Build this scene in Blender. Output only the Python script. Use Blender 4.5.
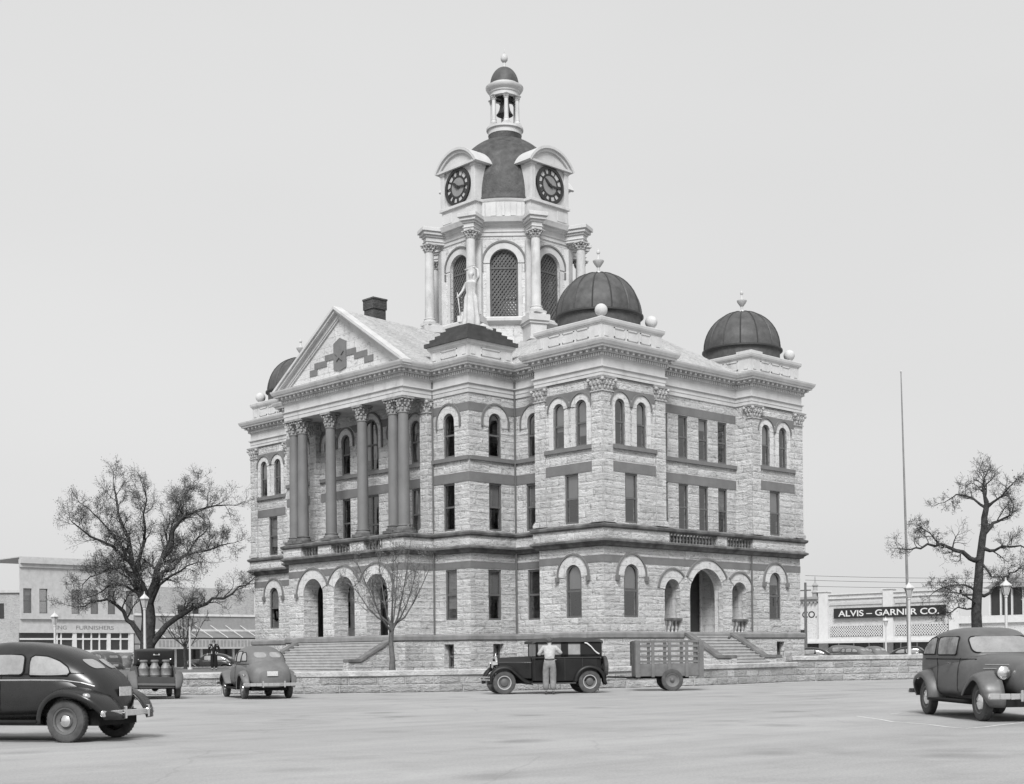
import bpy, bmesh, math, random
from mathutils import Vector, Matrix, noise
from math import sin, cos, pi, radians, sqrt
random.seed(7)
for _o in list(bpy.data.objects): bpy.data.objects.remove(_o)
SC = bpy.context.scene
COL = SC.collection
# ---------------------------------------------------------------- camera
S_ = 65/57.
CAM = Vector((-41.6133*S_, -38.9529*S_, 1.35))
TH, ROLL, FPX = 0.8055, 0.0099, 1371.56
fwd = Vector((cos(TH), sin(TH), 0)); rgt = Vector((sin(TH), -cos(TH), 0)); upv = Vector((0, 0, 1))
c_, s_ = cos(ROLL), sin(ROLL)
rc = rgt*c_-upv*s_; uc = rgt*s_+upv*c_
cd = bpy.data.cameras.new('camera'); cam = bpy.data.objects.new('camera', cd); COL.objects.link(cam)
M = Matrix.Identity(4)
for i in range(3):
    M[i][0] = rc[i]; M[i][1] = uc[i]; M[i][2] = -fwd[i]; M[i][3] = CAM[i]
cam.matrix_world = M
cd.sensor_width = 36; cd.lens = FPX/1024*36
cd.shift_x = -(532-512)/1024; cd.shift_y = (653.355-392)/1024
cd.clip_start = .1; cd.clip_end = 3000
SC.camera = cam
SC.render.resolution_x = 1024; SC.render.resolution_y = 784
# ---------------------------------------------------------------- sky and sun
W = bpy.data.worlds.new('World'); SC.world = W; W.use_nodes = True
nt = W.node_tree; nt.nodes.clear()
def N(nt, t, **k):
    n = nt.nodes.new(t)
    for a, b in k.items(): setattr(n, a, b)
    return n
SUN_EL, SUN_AZ = radians(46), radians(221)      # azimuth of the sun measured from +x towards +y
sky = N(nt, 'ShaderNodeTexSky', sky_type='NISHITA', sun_disc=False, sun_elevation=SUN_EL, sun_rotation=pi/2-SUN_AZ, dust_density=6.0)
bw = N(nt, 'ShaderNodeRGBToBW'); mx = N(nt, 'ShaderNodeMixRGB'); mx.inputs[0].default_value = .86
mx.inputs[2].default_value = (4.2, 4.2, 4.2, 1)
bg = N(nt, 'ShaderNodeBackground'); bg.inputs[1].default_value = .070
wo = N(nt, 'ShaderNodeOutputWorld')
nt.links.new(sky.outputs[0], bw.inputs[0]); nt.links.new(bw.outputs[0], mx.inputs[1])
tcw = N(nt, 'ShaderNodeTexCoord'); mpw = N(nt, 'ShaderNodeMapping'); mpw.inputs['Scale'].default_value = (1, 1, 2.5); nt.links.new(tcw.outputs['Generated'], mpw.inputs[0])
nzw = N(nt, 'ShaderNodeTexNoise'); nzw.inputs['Scale'].default_value = 1.8; nzw.inputs['Detail'].default_value = 3; nt.links.new(mpw.outputs[0], nzw.inputs['Vector'])
rw = N(nt, 'ShaderNodeMapRange'); rw.inputs['To Min'].default_value = .93; rw.inputs['To Max'].default_value = 1.07; nt.links.new(nzw.outputs['Fac'], rw.inputs['Value'])   # thin even overcast
mw = N(nt, 'ShaderNodeMixRGB', blend_type='MULTIPLY'); mw.inputs[0].default_value = 1; nt.links.new(mx.outputs[0], mw.inputs[1]); nt.links.new(rw.outputs[0], mw.inputs[2])
nt.links.new(mw.outputs[0], bg.inputs[0]); nt.links.new(bg.outputs[0], wo.inputs[0])
sl = bpy.data.lights.new('sun', 'SUN'); sl.energy = 1.45; sl.angle = radians(20); sl.color = (1, 1, 1)
so = bpy.data.objects.new('sun', sl); COL.objects.link(so)
so.rotation_euler = Vector((cos(SUN_EL)*cos(SUN_AZ), cos(SUN_EL)*sin(SUN_AZ), sin(SUN_EL))).to_track_quat('Z', 'Y').to_euler()
vs = SC.view_settings; SC.display_settings.display_device = 'sRGB'
vs.view_transform = 'Standard'; vs.look = 'None'; vs.gamma = 1; vs.exposure = 1.45; vs.use_curve_mapping = False
# ---------------------------------------------------------------- materials (a monochrome place: every colour is a grey)
def mat_base(name, rough=.8, spec=.3, metal=0):
    m = bpy.data.materials.new(name); m.use_nodes = True; t = m.node_tree; t.nodes.clear()
    b = N(t, 'ShaderNodeBsdfPrincipled'); o = N(t, 'ShaderNodeOutputMaterial'); t.links.new(b.outputs[0], o.inputs[0])
    b.inputs['Roughness'].default_value = rough; b.inputs['Metallic'].default_value = metal
    b.inputs['Specular IOR Level'].default_value = spec
    return m, t, b
def g(v): return (v, v, v, 1)
def coords(t, kind, scale=(1, 1, 1)):
    tc = N(t, 'ShaderNodeTexCoord'); mp = N(t, 'ShaderNodeMapping'); mp.inputs['Scale'].default_value = scale
    t.links.new(tc.outputs[kind], mp.inputs[0]); return mp.outputs[0]
def noise_(t, vec, scale, detail=5, rough=.6):
    n = N(t, 'ShaderNodeTexNoise'); n.inputs['Scale'].default_value = scale; n.inputs['Detail'].default_value = detail; n.inputs['Roughness'].default_value = rough
    t.links.new(vec, n.inputs['Vector']); return n.outputs['Fac']
def ramp(t, fac, a, b, ca, cb):
    r = N(t, 'ShaderNodeValToRGB'); e = r.color_ramp.elements
    e[0].position = a; e[1].position = b; e[0].color = g(ca); e[1].color = g(cb)
    t.links.new(fac, r.inputs[0]); return r.outputs[0]
def mul(t, a, b, f=1.0, mode='MULTIPLY'):
    m = N(t, 'ShaderNodeMixRGB', blend_type=mode); m.inputs[0].default_value = f
    t.links.new(a, m.inputs[1]); t.links.new(b, m.inputs[2]); return m.outputs[0]
def bump(t, b, h, dist, strength=1.0, prev=None):
    n = N(t, 'ShaderNodeBump'); n.inputs['Distance'].default_value = dist; n.inputs['Strength'].default_value = strength
    t.links.new(h, n.inputs['Height'])
    if prev is not None: t.links.new(prev, n.inputs['Normal'])
    t.links.new(n.outputs[0], b.inputs['Normal']); return n.outputs[0]
def m_plain(name, v, var=.12, rough=.8, spec=.3, metal=0, scale=2.0, bmp=.004, fine=30, stain=.2):
    m, t, b = mat_base(name, rough, spec, metal)
    o = coords(t, 'Object')
    n1 = noise_(t, o, scale, 6); n2 = noise_(t, o, fine, 3)
    col = ramp(t, n1, .3, .7, v*(1-var), v*(1+var))
    st = ramp(t, noise_(t, coords(t, 'Object', (1.2, 1.2, .35)), 1.3, 8, .7), .55, .8, 1.0, 1-stain)
    col = mul(t, mul(t, col, ramp(t, n2, .2, .8, .9, 1.08)), st)
    t.links.new(col, b.inputs['Base Color'])
    if bmp: bump(t, b, n2, bmp)
    return m
def m_stone(name, v, bw_=.95, rh=.34, rock=.07, mortar=.012, var=.16, stain=.3, dark=.7):
    m, t, b = mat_base(name, .92, .15)
    uv = coords(t, 'UV')
    br = N(t, 'ShaderNodeTexBrick'); t.links.new(uv, br.inputs['Vector'])
    br.offset = .5; br.squash = 1.45; br.squash_frequency = 3
    br.inputs['Color1'].default_value = g(v*(1-var)); br.inputs['Color2'].default_value = g(v*(1+var)); br.inputs['Mortar'].default_value = g(v*dark)
    for k, x in (('Scale', 1), ('Mortar Size', mortar), ('Mortar Smooth', .3), ('Bias', .1), ('Brick Width', bw_), ('Row Height', rh)): br.inputs[k].default_value = x
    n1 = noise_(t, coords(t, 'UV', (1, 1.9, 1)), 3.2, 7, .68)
    n2 = noise_(t, coords(t, 'UV', (1, 1.6, 1)), 14, 4, .6)
    big = noise_(t, coords(t, 'UV', (.5, .16, 1)), 1.2, 6, .65)
    col = mul(t, br.outputs['Color'], ramp(t, n1, .34, .46, .60, 1.05))  # dark flecks: shade under the rough bulges, painted into the stone colour
    col = mul(t, col, ramp(t, n2, .32, .47, .74, 1.03))
    col = mul(t, col, ramp(t, big, .45, .75, 1.03, 1-stain))
    t.links.new(col, b.inputs['Base Color'])
    inv = N(t, 'ShaderNodeMath', operation='SUBTRACT'); inv.inputs[0].default_value = 1; t.links.new(br.outputs['Fac'], inv.inputs[1])
    hm = N(t, 'ShaderNodeMath', operation='MULTIPLY_ADD'); t.links.new(n1, hm.inputs[0]); hm.inputs[1].default_value = 1.6; t.links.new(n2, hm.inputs[2])
    h2 = N(t, 'ShaderNodeMath', operation='MULTIPLY'); t.links.new(hm.outputs[0], h2.inputs[0]); t.links.new(inv.outputs[0], h2.inputs[1])
    if rock > .05:
        b2 = N(t, 'ShaderNodeTexBrick'); t.links.new(uv, b2.inputs['Vector']); b2.offset = .5; b2.squash = 1.45; b2.squash_frequency = 3
        for k, x in (('Scale', 1), ('Mortar Size', .085), ('Mortar Smooth', 1.0), ('Bias', 0), ('Brick Width', bw_), ('Row Height', rh)): b2.inputs[k].default_value = x
        sb = N(t, 'ShaderNodeMath', operation='MULTIPLY_ADD'); t.links.new(b2.outputs['Fac'], sb.inputs[0]); sb.inputs[1].default_value = -.24; t.links.new(h2.outputs[0], sb.inputs[2])
        n3 = noise_(t, coords(t, 'UV', (1, 1.3, 1)), 1.7, 3, .5)
        sc_ = N(t, 'ShaderNodeMath', operation='MULTIPLY_ADD'); t.links.new(n3, sc_.inputs[0]); sc_.inputs[1].default_value = .9; t.links.new(sb.outputs[0], sc_.inputs[2])
        bump(t, b, sc_.outputs[0], rock)
    else: bump(t, b, h2.outputs[0], rock)
    return m
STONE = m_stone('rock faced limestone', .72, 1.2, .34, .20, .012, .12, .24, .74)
STONE2 = m_stone('dressed limestone', .52, .9, .46, .02, .008, .06, .2, .75)
STEP = m_plain('worn step stone', .38, .15, .85, .2, scale=2.5, stain=.3)
TRIM = m_plain('pale dressed limestone trim', .50, .12, .8, .2, scale=1.2, stain=.42)
TRIM2 = m_plain('pale painted metal trim', .49, .12, .6, .3, scale=1.0, stain=.40)
CARVE = m_plain('carved stone', .40, .25, .9, .15, scale=7, bmp=.03, fine=22, stain=.3)
BAND = m_plain('sandstone band', .165, .12, .85, .2, scale=1.5, stain=.15)
COLM = m_plain('polished sandstone', .155, .14, .55, .4, scale=.8, stain=.25)
LEDGE = m_plain('weathered ledge stone', .125, .55, .9, .15, scale=1.6, stain=.5)
DOME = m_plain('standing seam metal', .07, .3, .6, .35, scale=2.6, stain=.4, bmp=.012, fine=5)
DOME2 = m_plain('metal shingle dome', .055, .45, .6, .35, scale=2.2, stain=-1.1, bmp=.03, fine=9)
SEAM = m_plain('seam metal', .035, .1, .5, .4)
ROOF = m_stone('pale shingle roof', .38, .32, .16, .015, .008, .1, .25, .75)
FRAME = m_plain('window paint', .115, .15, .6, .3)
LATT = m_plain('painted lattice', .10, .15, .7, .3)
DOOR = m_plain('door paint', .05, .2, .5, .4)
BLIND = m_plain('window blind cloth', .42, .1, .9, .1, scale=.8)
DARK = m_plain('dark iron', .03, .2, .5, .4)
BRONZE = m_plain('bell bronze', .05, .3, .4, .5, 0.4)
CHIM = m_stone('chimney brick', .085, .24, .09, .02, .01)
BALL = m_plain('weathered stone ball', .50, .12, .8, .2, scale=3)
STAT = m_plain('pale statue metal', .46, .2, .6, .3, scale=4, stain=.4)
WHITE = m_plain('white paint', .62, .05, .5, .4)
BLACKP = m_plain('black paint', .018, .1, .4, .5)
def m_glass(name, tint=.02, mixf=.45, rough=.04):
    m = bpy.data.materials.new(name); m.use_nodes = True; t = m.node_tree; t.nodes.clear()
    tr = N(t, 'ShaderNodeBsdfTransparent'); tr.inputs[0].default_value = g(.55)
    gl = N(t, 'ShaderNodeBsdfGlossy'); gl.inputs['Color'].default_value = g(.85); gl.inputs['Roughness'].default_value = rough
    fr = N(t, 'ShaderNodeFresnel'); fr.inputs[0].default_value = 2.3
    mi = N(t, 'ShaderNodeMixShader'); o = N(t, 'ShaderNodeOutputMaterial')
    nz = N(t, 'ShaderNodeTexNoise'); nz.inputs['Scale'].default_value = 1.3; bp = N(t, 'ShaderNodeBump'); bp.inputs['Distance'].default_value = .02
    t.links.new(nz.outputs['Fac'], bp.inputs['Height']); t.links.new(bp.outputs[0], gl.inputs['Normal'])
    mi.inputs[0].default_value = mixf; t.links.new(tr.outputs[0], mi.inputs[1]); t.links.new(gl.outputs[0], mi.inputs[2]); t.links.new(mi.outputs[0], o.inputs[0])
    return m
GLASS = m_glass('window glass', mixf=.17)
# ---------------------------------------------------------------- mesh building
class MB:
    def __init__(s): s.v = []; s.f = []; s.M = None
    def add(s, vs, fs):
        b = len(s.v)
        if s.M is not None: vs = [s.M @ Vector(p) for p in vs]
        s.v += [tuple(p) for p in vs]; s.f += [tuple(b+i for i in f) for f in fs]
    def box(s, x0, x1, y0, y1, z0, z1, faces='all'):
        vs = [(x0,y0,z0),(x1,y0,z0),(x1,y1,z0),(x0,y1,z0),(x0,y0,z1),(x1,y0,z1),(x1,y1,z1),(x0,y1,z1)]
        s.add(vs, [(0,3,2,1),(4,5,6,7),(0,1,5,4),(1,2,6,5),(2,3,7,6),(3,0,4,7)])
    def cbox(s, c, d, R=None, taper=1.0):
        hx, hy, hz = d[0]/2, d[1]/2, d[2]/2; k = taper
        vs = [Vector(p) for p in ((-hx,-hy,-hz),(hx,-hy,-hz),(hx,hy,-hz),(-hx,hy,-hz),(-hx*k,-hy*k,hz),(hx*k,-hy*k,hz),(hx*k,hy*k,hz),(-hx*k,hy*k,hz))]
        if R is not None: vs = [R @ p for p in vs]
        s.add([p+Vector(c) for p in vs], [(0,3,2,1),(4,5,6,7),(0,1,5,4),(1,2,6,5),(2,3,7,6),(3,0,4,7)])
    def bar(s, a, b, w, h=None, up=(0, 0, 1)):
        a = Vector(a); b = Vector(b); h = h or w; d = (b-a); L = d.length
        if L < 1e-6: return
        d.normalize(); u = Vector(up)
        if abs(d.dot(u)) > .98: u = Vector((1, 0, 0))
        x = d.cross(u).normalized(); y = x.cross(d)
        vs = [p+x*sx*w/2+y*sy*h/2 for p in (a, b) for sx, sy in ((-1,-1),(1,-1),(1,1),(-1,1))]
        s.add(vs, [(0,1,2,3),(7,6,5,4),(0,4,5,1),(1,5,6,2),(2,6,7,3),(3,7,4,0)])
    def tube(s, pts, rad, n=8, closed=False, caps=True):
        pts = [Vector(p) for p in pts]; k = len(pts)
        rr = rad if isinstance(rad, (list, tuple)) else [rad]*k
        vs = []; up = Vector((0, 0, 1)); px = None
        for i, p in enumerate(pts):
            a = pts[i-1] if (i or closed) else p; b = pts[(i+1) % k] if (i < k-1 or closed) else p
            d = (b-a).normalized() if (b-a).length > 1e-9 else Vector((0, 0, 1))
            if px is None:
                px = d.cross(up)
                if px.length < .05: px = d.cross(Vector((1, 0, 0)))
            px = (px-d*px.dot(d)).normalized(); py = d.cross(px)
            for j in range(n):
                t = 2*pi*j/n; vs.append(p+(px*cos(t)+py*sin(t))*rr[i])
        fs = []
        for i in range(k if closed else k-1):
            for j in range(n):
                q = (j+1) % n; i2 = (i+1) % k
                fs.append((i*n+j, i*n+q, i2*n+q, i2*n+j))
        if caps and not closed: fs += [tuple(range(n-1, -1, -1)), tuple((k-1)*n+j for j in range(n))]
        s.add(vs, fs)
    def lathe(s, prof, c=(0, 0, 0), n=24, axis='z', ph=0, a0=0, a1=2*pi):
        full = abs(a1-a0-2*pi) < 1e-6; m = n if full else n+1
        vs = []
        for r, z in prof:
            for j in range(m):
                t = ph+a0+(a1-a0)*j/n
                x, y = r*cos(t), r*sin(t)
                p = {'z': (x, y, z), 'x': (z, x, y), 'y': (y, z, x)}[axis]
                vs.append((p[0]+c[0], p[1]+c[1], p[2]+c[2]))
        fs = []
        for i in range(len(prof)-1):
            for j in range(n):
                q = (j+1) % m
                fs.append((i*m+j, i*m+q, (i+1)*m+q, (i+1)*m+j))
        s.add(vs, fs)
    def ball(s, c, r, n=16, sc=(1, 1, 1)):
        s.add([(c[0]+sc[0]*r*sin(pi*i/(n//2))*cos(2*pi*j/n), c[1]+sc[1]*r*sin(pi*i/(n//2))*sin(2*pi*j/n), c[2]-sc[2]*r*cos(pi*i/(n//2))) for i in range(n//2+1) for j in range(n)],
              [(i*n+j, i*n+(j+1) % n, (i+1)*n+(j+1) % n, (i+1)*n+j) for i in range(n//2) for j in range(n)])
    def prism(s, poly, a, b, fr):        # poly of (u,z), extruded along n from a to b in a frame
        k = len(poly)
        s.add([fr(u, z, a) for u, z in poly]+[fr(u, z, b) for u, z in poly],
              [tuple(range(k-1, -1, -1)), tuple(range(k, 2*k))]+[(i, (i+1) % k, k+(i+1) % k, k+i) for i in range(k)])
    def ring(s, uc, zc, r0, r1, n0, n1, fr, t0=0, t1=pi, seg=18):
        vs = []; fs = []
        for i in range(seg+1):
            t = t0+(t1-t0)*i/seg; cu, cz = cos(t), sin(t)
            for r, n in ((r0, n0), (r0, n1), (r1, n1), (r1, n0)): vs.append(fr(uc+r*cu, zc+r*cz, n))
        for i in range(seg):
            for j in range(4):
                q = (j+1) % 4; fs.append((4*i+j, 4*i+q, 4*i+4+q, 4*i+4+j))
        fs += [(0, 3, 2, 1), (4*seg, 4*seg+1, 4*seg+2, 4*seg+3)]
        s.add(vs, fs)
    def build(s, name, mat, parent=None, smooth=False, bevel=0, recalc=True, angle=35, loc=None):
        me = bpy.data.meshes.new(name); v = s.v
        if loc is not None: v = [(p[0]-loc[0], p[1]-loc[1], p[2]-loc[2]) for p in v]
        me.from_pydata(v, [], s.f)
        bm = bmesh.new(); bm.from_mesh(me)
        if smooth: bmesh.ops.remove_doubles(bm, verts=bm.verts, dist=1e-5)
        if recalc: bmesh.ops.recalc_face_normals(bm, faces=bm.faces)
        if bevel: bmesh.ops.bevel(bm, geom=[e for e in bm.edges if len(e.link_faces) == 2 and e.calc_face_angle(0) > .5], offset=bevel, segments=2 if bevel > .02 else 1, affect='EDGES')
        uvl = bm.loops.layers.uv.new('UVMap')
        for f in bm.faces:
            n = f.normal
            if abs(n.z) > .8: a, b = Vector((1, 0, 0)), Vector((0, 1, 0))
            else:
                a = Vector((-n.y, n.x, 0)).normalized(); b = Vector((0, 0, 1)) if abs(n.z) < .2 else a.cross(n)*-1
            for l in f.loops: l[uvl].uv = (l.vert.co.dot(a), l.vert.co.dot(b))
        bm.to_mesh(me); bm.free()
        if smooth:
            for p in me.polygons: p.use_smooth = True
            me.set_sharp_from_angle(angle=radians(angle))
        for mm in (mat if isinstance(mat, (list, tuple)) else [mat]): me.materials.append(mm)
        o = bpy.data.objects.new(name, me); COL.objects.link(o)
        if parent is not None: o.parent = parent
        if loc is not None: o.location = loc
        return o
def tag(o, label=None, cat=None, group=None, kind=None):
    for k, v in (('label', label), ('category', cat), ('group', group), ('kind', kind)):
        if v: o[k] = v
    return o
def thing(name, label, cat, loc=(0, 0, 0), rz=0, group=None):
    o = bpy.data.objects.new(name, None); COL.objects.link(o); o.location = loc; o.rotation_euler = (0, 0, rz)
    o.empty_display_size = .3
    return tag(o, label, cat, group)
def copy_tree(o, parent=None):
    c = o.copy(); COL.objects.link(c)
    if parent is not None: c.parent = parent
    for ch in list(o.children): copy_tree(ch, c)
    return c
def unproj(px, py, axis, val):           # a point of the photograph put back into the place, used for measuring
    xi = (px-532)/FPX; yi = (653.355-py)/FPX
    r = fwd+rgt*(c_*xi+s_*yi)+upv*(-s_*xi+c_*yi)
    k = 'xyz'.index(axis); t = (val-CAM[k])/r[k]; return CAM+r*t
def offset_poly(P, o):
    n = len(P); R = []
    for i in range(n):
        p0, p1, p2 = Vector(P[i-1]), Vector(P[i]), Vector(P[(i+1) % n])
        a = (p1-p0).normalized(); b = (p2-p1).normalized()
        na = Vector((a.y, -a.x)); nb = Vector((b.y, -b.x)); k = 1+na.dot(nb)
        R.append(p1+(na+nb)*(o/k))
    return R
def sweep(mb, P, prof):                  # prof: (offset, z) carried round the closed footprint
    rows = [[(p.x, p.y, z) for p in offset_poly(P, o)] for o, z in prof]; n = len(P)
    mb.add([p for r in rows for p in r], [(i*n+j, i*n+(j+1) % n, (i+1)*n+(j+1) % n, (i+1)*n+j) for i in range(len(rows)-1) for j in range(n)])
def frame(P0, P1, off=0):
    P0 = Vector(P0); P1 = Vector(P1); d = (P1-P0).normalized(); nn = Vector((d.y, -d.x)); O = P0+nn*off
    return (lambda u, z, n: (O.x+d.x*u+nn.x*n, O.y+d.y*u+nn.y*n, z)), (P1-P0).length
def wall(mb, fr, u0, u1, z0, z1, holes, reveal=.32):
    """a wall face in the frame with openings (uc, halfwidth, bottom, top, arched) and their reveals"""
    cuts = u0; q = lambda a, b, c, d: mb.add([fr(a, c, 0), fr(b, c, 0), fr(b, d, 0), fr(a, d, 0)], [(0, 1, 2, 3)])
    for (uc, hw, b, t, ar) in sorted(holes):
        l, r = uc-hw, uc+hw
        if l > cuts+1e-4: q(cuts, l, z0, z1)
        if b > z0+1e-4: q(l, r, z0, b)
        sp = t-hw if ar else t
        pts = [(uc-hw*cos(pi*i/16), sp+hw*sin(pi*i/16)) for i in range(17)] if ar else [(l, sp), (r, sp)]
        poly = pts+[(r, z1), (l, z1)]
        mb.add([fr(u, z, 0) for u, z in poly], [tuple(range(len(poly)))])
        edge = [(l, b)]+pts+[(r, b)]
        k = len(edge)
        mb.add([fr(u, z, 0) for u, z in edge]+[fr(u, z, -reveal) for u, z in edge], [(i, k+i, k+(i+1) % k, (i+1) % k) for i in range(k)])
        cuts = r
    if cuts < u1-1e-4: q(cuts, u1, z0, z1)
def outline(hw, b, t, ar, seg=14):
    if not ar: return [(-hw, b), (hw, b), (hw, t), (-hw, t)]
    sp = t-hw
    return [(-hw, b), (hw, b)]+[(hw*cos(pi*i/seg), sp+hw*sin(pi*i/seg)) for i in range(seg+1)]
def window(parent, fr, uc, hw, b, t, ar=False, rec=.05, mull=False, name='window', blind=None, rail=True):
    mb = MB(); o1 = outline(hw, b, t, ar); k = len(o1); w = .09
    zc = (b+t)/2; o2 = outline(hw-w, b+w, t-w, ar)
    vs = [fr(uc+u, z, -rec) for u, z in o1]+[fr(uc+u, z, -rec) for u, z in o2]+[fr(uc+u, z, -rec-.08) for u, z in o2]
    mb.add(vs, [(i, (i+1) % k, k+(i+1) % k, k+i) for i in range(k)]+[(k+i, k+(i+1) % k, 2*k+(i+1) % k, 2*k+i) for i in range(k)])
    if rail:
        zr = b+(t-b)*.5
        mb.prism([(uc-hw+w, zr-.045), (uc+hw-w, zr-.045), (uc+hw-w, zr+.045), (uc-hw+w, zr+.045)], -rec-.01, -rec-.07, fr)
    cs = [0] if mull == 1 else ([-.0] if mull == 2 else [])
    for c in cs: mb.prism([(uc+c-.06, b+w), (uc+c+.06, b+w), (uc+c+.06, t-w), (uc+c-.06, t-w)], -rec+.0, -rec-.07, fr)
    ob = mb.build(name, FRAME, parent)
    pm = MB(); o3 = outline(hw-w+.005, b+w-.005, t-w+.005, ar)
    pm.add([fr(uc+u, z, -rec-.055) for u, z in o3], [tuple(range(len(o3)))])
    pm.build('pane', GLASS, ob, recalc=False)
    if blind is None: blind = random.choice([0, .25, .45, .5, .5, .62, .8])
    if blind:
        zb = t-w-(t-b-2*w)*blind
        bm_ = MB(); oo = [(u, max(z, zb)) for u, z in outline(hw-w, b+w, t-w, ar)]
        bm_.prism([(uc+u, z) for u, z in oo], -rec-.12, -rec-.135, fr); bm_.build('blind', BLIND, ob)
    return ob
# ================================================================ courthouse
LA, LB, A_, B_ = 30.41, 16.03, 4.54, 4.46
R_, Q_, Q2, Y1, Y2, PX = 1.08, -2.16, 1.0, 9.95, 7.13, -4.10
YC, XC = LA/2, LB/2
UP = [(0,0),(B_,0),(B_,R_),(LB-B_,R_),(LB-B_,0),(LB,0),(LB,A_),(LB-Q2,A_),(LB-Q2,Y2),(LB-Q_,Y2),(LB-Q_,LA-Y2),(LB-Q2,LA-Y2),(LB-Q2,LA-A_),(LB,LA-A_),(LB,LA),
      (LB-B_,LA),(LB-B_,LA-R_),(B_,LA-R_),(B_,LA),(0,LA),(0,LA-A_),(Q2,LA-A_),(Q2,LA-Y2),(Q_,LA-Y2),(Q_,LA-Y1),(PX,LA-Y1),(PX,Y1),(Q_,Y1),(Q_,Y2),(Q2,Y2),(Q2,A_),(0,A_)]
UPW = [p for p in UP if p[0] != PX]; UPW = [p for p in UPW if p not in ((Q_,LA-Y1),(Q_,Y1))]      # wall line behind the columns
LO = [p for p in UP if p not in ((B_,0),(B_,R_),(LB-B_,R_),(LB-B_,0))]
CH = thing('courthouse', 'three storey pale limestone courthouse with clock tower, dark domes and columned portico', 'courthouse', (0, 0, 0))
BG = .55                                  # level of the lawn
def edges(P): return [(P[i], P[(i+1) % len(P)]) for i in range(len(P))]
# ---- walls of the three storeys
wb = MB(); wl = MB(); wu = MB(); bnd = MB(); lint = MB()
WIN = []
def hoodmould(fr, uc, hw, t, r1, legs, leg_z=None, thin=.085, foot=True, t0=0, t1=pi, par=None, ledge=.06, jamb=None):
    sp = t-hw; arch, hood = MB(), MB(); par = par or CH
    arch.ring(uc, sp, hw, r1, -.02, .035, fr, t0, t1)
    hood.ring(uc, sp, r1, r1+thin, -.02, .035+ledge, fr, t0, t1)
    if leg_z is not None:
        for s, tt in ((-1, t1 >= pi-.01), (1, t0 <= .01)):
            if tt and s in legs:
                a, b = sorted((s*r1, s*(r1+thin)))
                hood.prism([(uc+a, leg_z), (uc+b, leg_z), (uc+b, sp), (uc+a, sp)], -.02, .035+ledge, fr)
                if foot: hood.prism([(uc+a-.05, leg_z-.2), (uc+b+.05, leg_z-.2), (uc+b+.05, leg_z+.03), (uc+a-.05, leg_z+.03)], -.02, .16, fr)
                a, b = sorted((s*hw, s*r1)); arch.prism([(uc+a, leg_z), (uc+b, leg_z), (uc+b, sp), (uc+a, sp)], -.02, .03, fr)
    for q in (jamb or []): arch.prism(q, -.02, .03, fr)
    arch.build('arch_surround', STONE2, par); hood.build('hood_mould', BAND, par)
def band(fr, z0, z1, u0, u1, skip=(), n=.02):          # sandstone band broken by arch surrounds
    cur = u0
    for a, b in sorted(skip):
        if a > cur: bnd.prism([(cur, z0), (a, z0), (a, z1), (cur, z1)], -.05, n, fr)
        cur = max(cur, b)
    if cur < u1: bnd.prism([(cur, z0), (u1, z0), (u1, z1), (cur, z1)], -.05, n, fr)
def bandarch(fr, z0, z1, u0, u1, arcs):                 # band cut to the hood circles (uc, zc, r)
    st = [u0]
    for uc, zc, r in arcs: st += [uc-r, uc+r]
    st = sorted(x for x in st if u0 <= x <= u1)+[u1]
    for a, b in zip(st, st[1:]):
        if b-a < 1e-3: continue
        m = (a+b)/2; cov = [c for c in arcs if abs(m-c[0]) < c[2]]
        if not cov: bnd.prism([(a, z0), (b, z0), (b, z1), (a, z1)], -.05, .02, fr); continue
        K = 12; low = []
        for i in range(K+1):
            u = a+(b-a)*i/K; z = z0
            for uc, zc, r in cov:
                if abs(u-uc) <= r: z = max(z, zc+sqrt(max(0, r*r-(u-uc)**2)))
            low.append((u, z))
        for (ua, za), (ub, zb) in zip(low, low[1:]):
            if za < z1-.004 or zb < z1-.004:
                za_, zb_ = min(za, z1-.002), min(zb, z1-.002)
                bnd.prism([(ua, za_), (ub, zb_), (ub, z1), (ua, z1)], -.05, .02, fr)
def col_in(mb): return mb
# per-edge openings. keys are (axis, constant) found from the end points of the edge
def lower_holes(P0, P1):
    """openings of ground storey and basement as (position along world axis, halfwidth, bottom, top, arched)"""
    x0, y0 = P0; x1, y1 = P1
    if y0 == y1 == 0: return [(2.0, .53, 3.05, 5.62, 1), (5.06, .6, 2.34, 4.99, 1), (7.75, 1.33, 2.34, 5.61, 1), (10.47, .6, 2.34, 4.99, 1), (13.62, .52, 3.05, 5.6, 1)]
    if x0 == x1 == 0: return [(2.1, .53, 3.05, 5.62, 1)] if max(y0, y1) < 6 else [(28.15, .5, 3.05, 5.6, 1)]
    if x0 == x1 == Q_: return [(8.7, .45, 3.08, 5.63, 0)] if y0 < YC and y1 < YC else [(LA-8.7, .45, 3.08, 5.63, 0)]
    if x0 == x1 == PX: return [(YC+d, .92, 2.0, 5.55, 1) for d in (-2.85, 0, 2.85)]
    if y0 == y1 and y0 in (Y2, LA-Y2) and x0 < 5: return [(-.42, .45, 3.06, 5.62, 0)]
    if x0 == x1 == Q2: return [(5.9, .47, 3.06, 5.62, 0)] if y0 < YC else [(LA-5.9, .47, 3.06, 5.62, 0)]
    return []
def base_holes(P0, P1):
    x0, y0 = P0; x1, y1 = P1
    if y0 == y1 == 0: return [(2.1, .4, .62, 1.86, 0), (13.9, .36, .62, 1.86, 0)]
    if x0 == x1 == 0 and max(y0, y1) < 6: return [(2.1, .4, .62, 1.86, 0)]
    if x0 == x1 == Q_: return [(8.75, .38, .62, 1.85, 0)] if y0 < YC and y1 < YC else [(LA-8.75, .38, .62, 1.85, 0)]
    if y0 == y1 and y0 in (Y2, LA-Y2) and x0 < 5: return [(-.35, .36, .62, 1.85, 0)]
    return []
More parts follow.
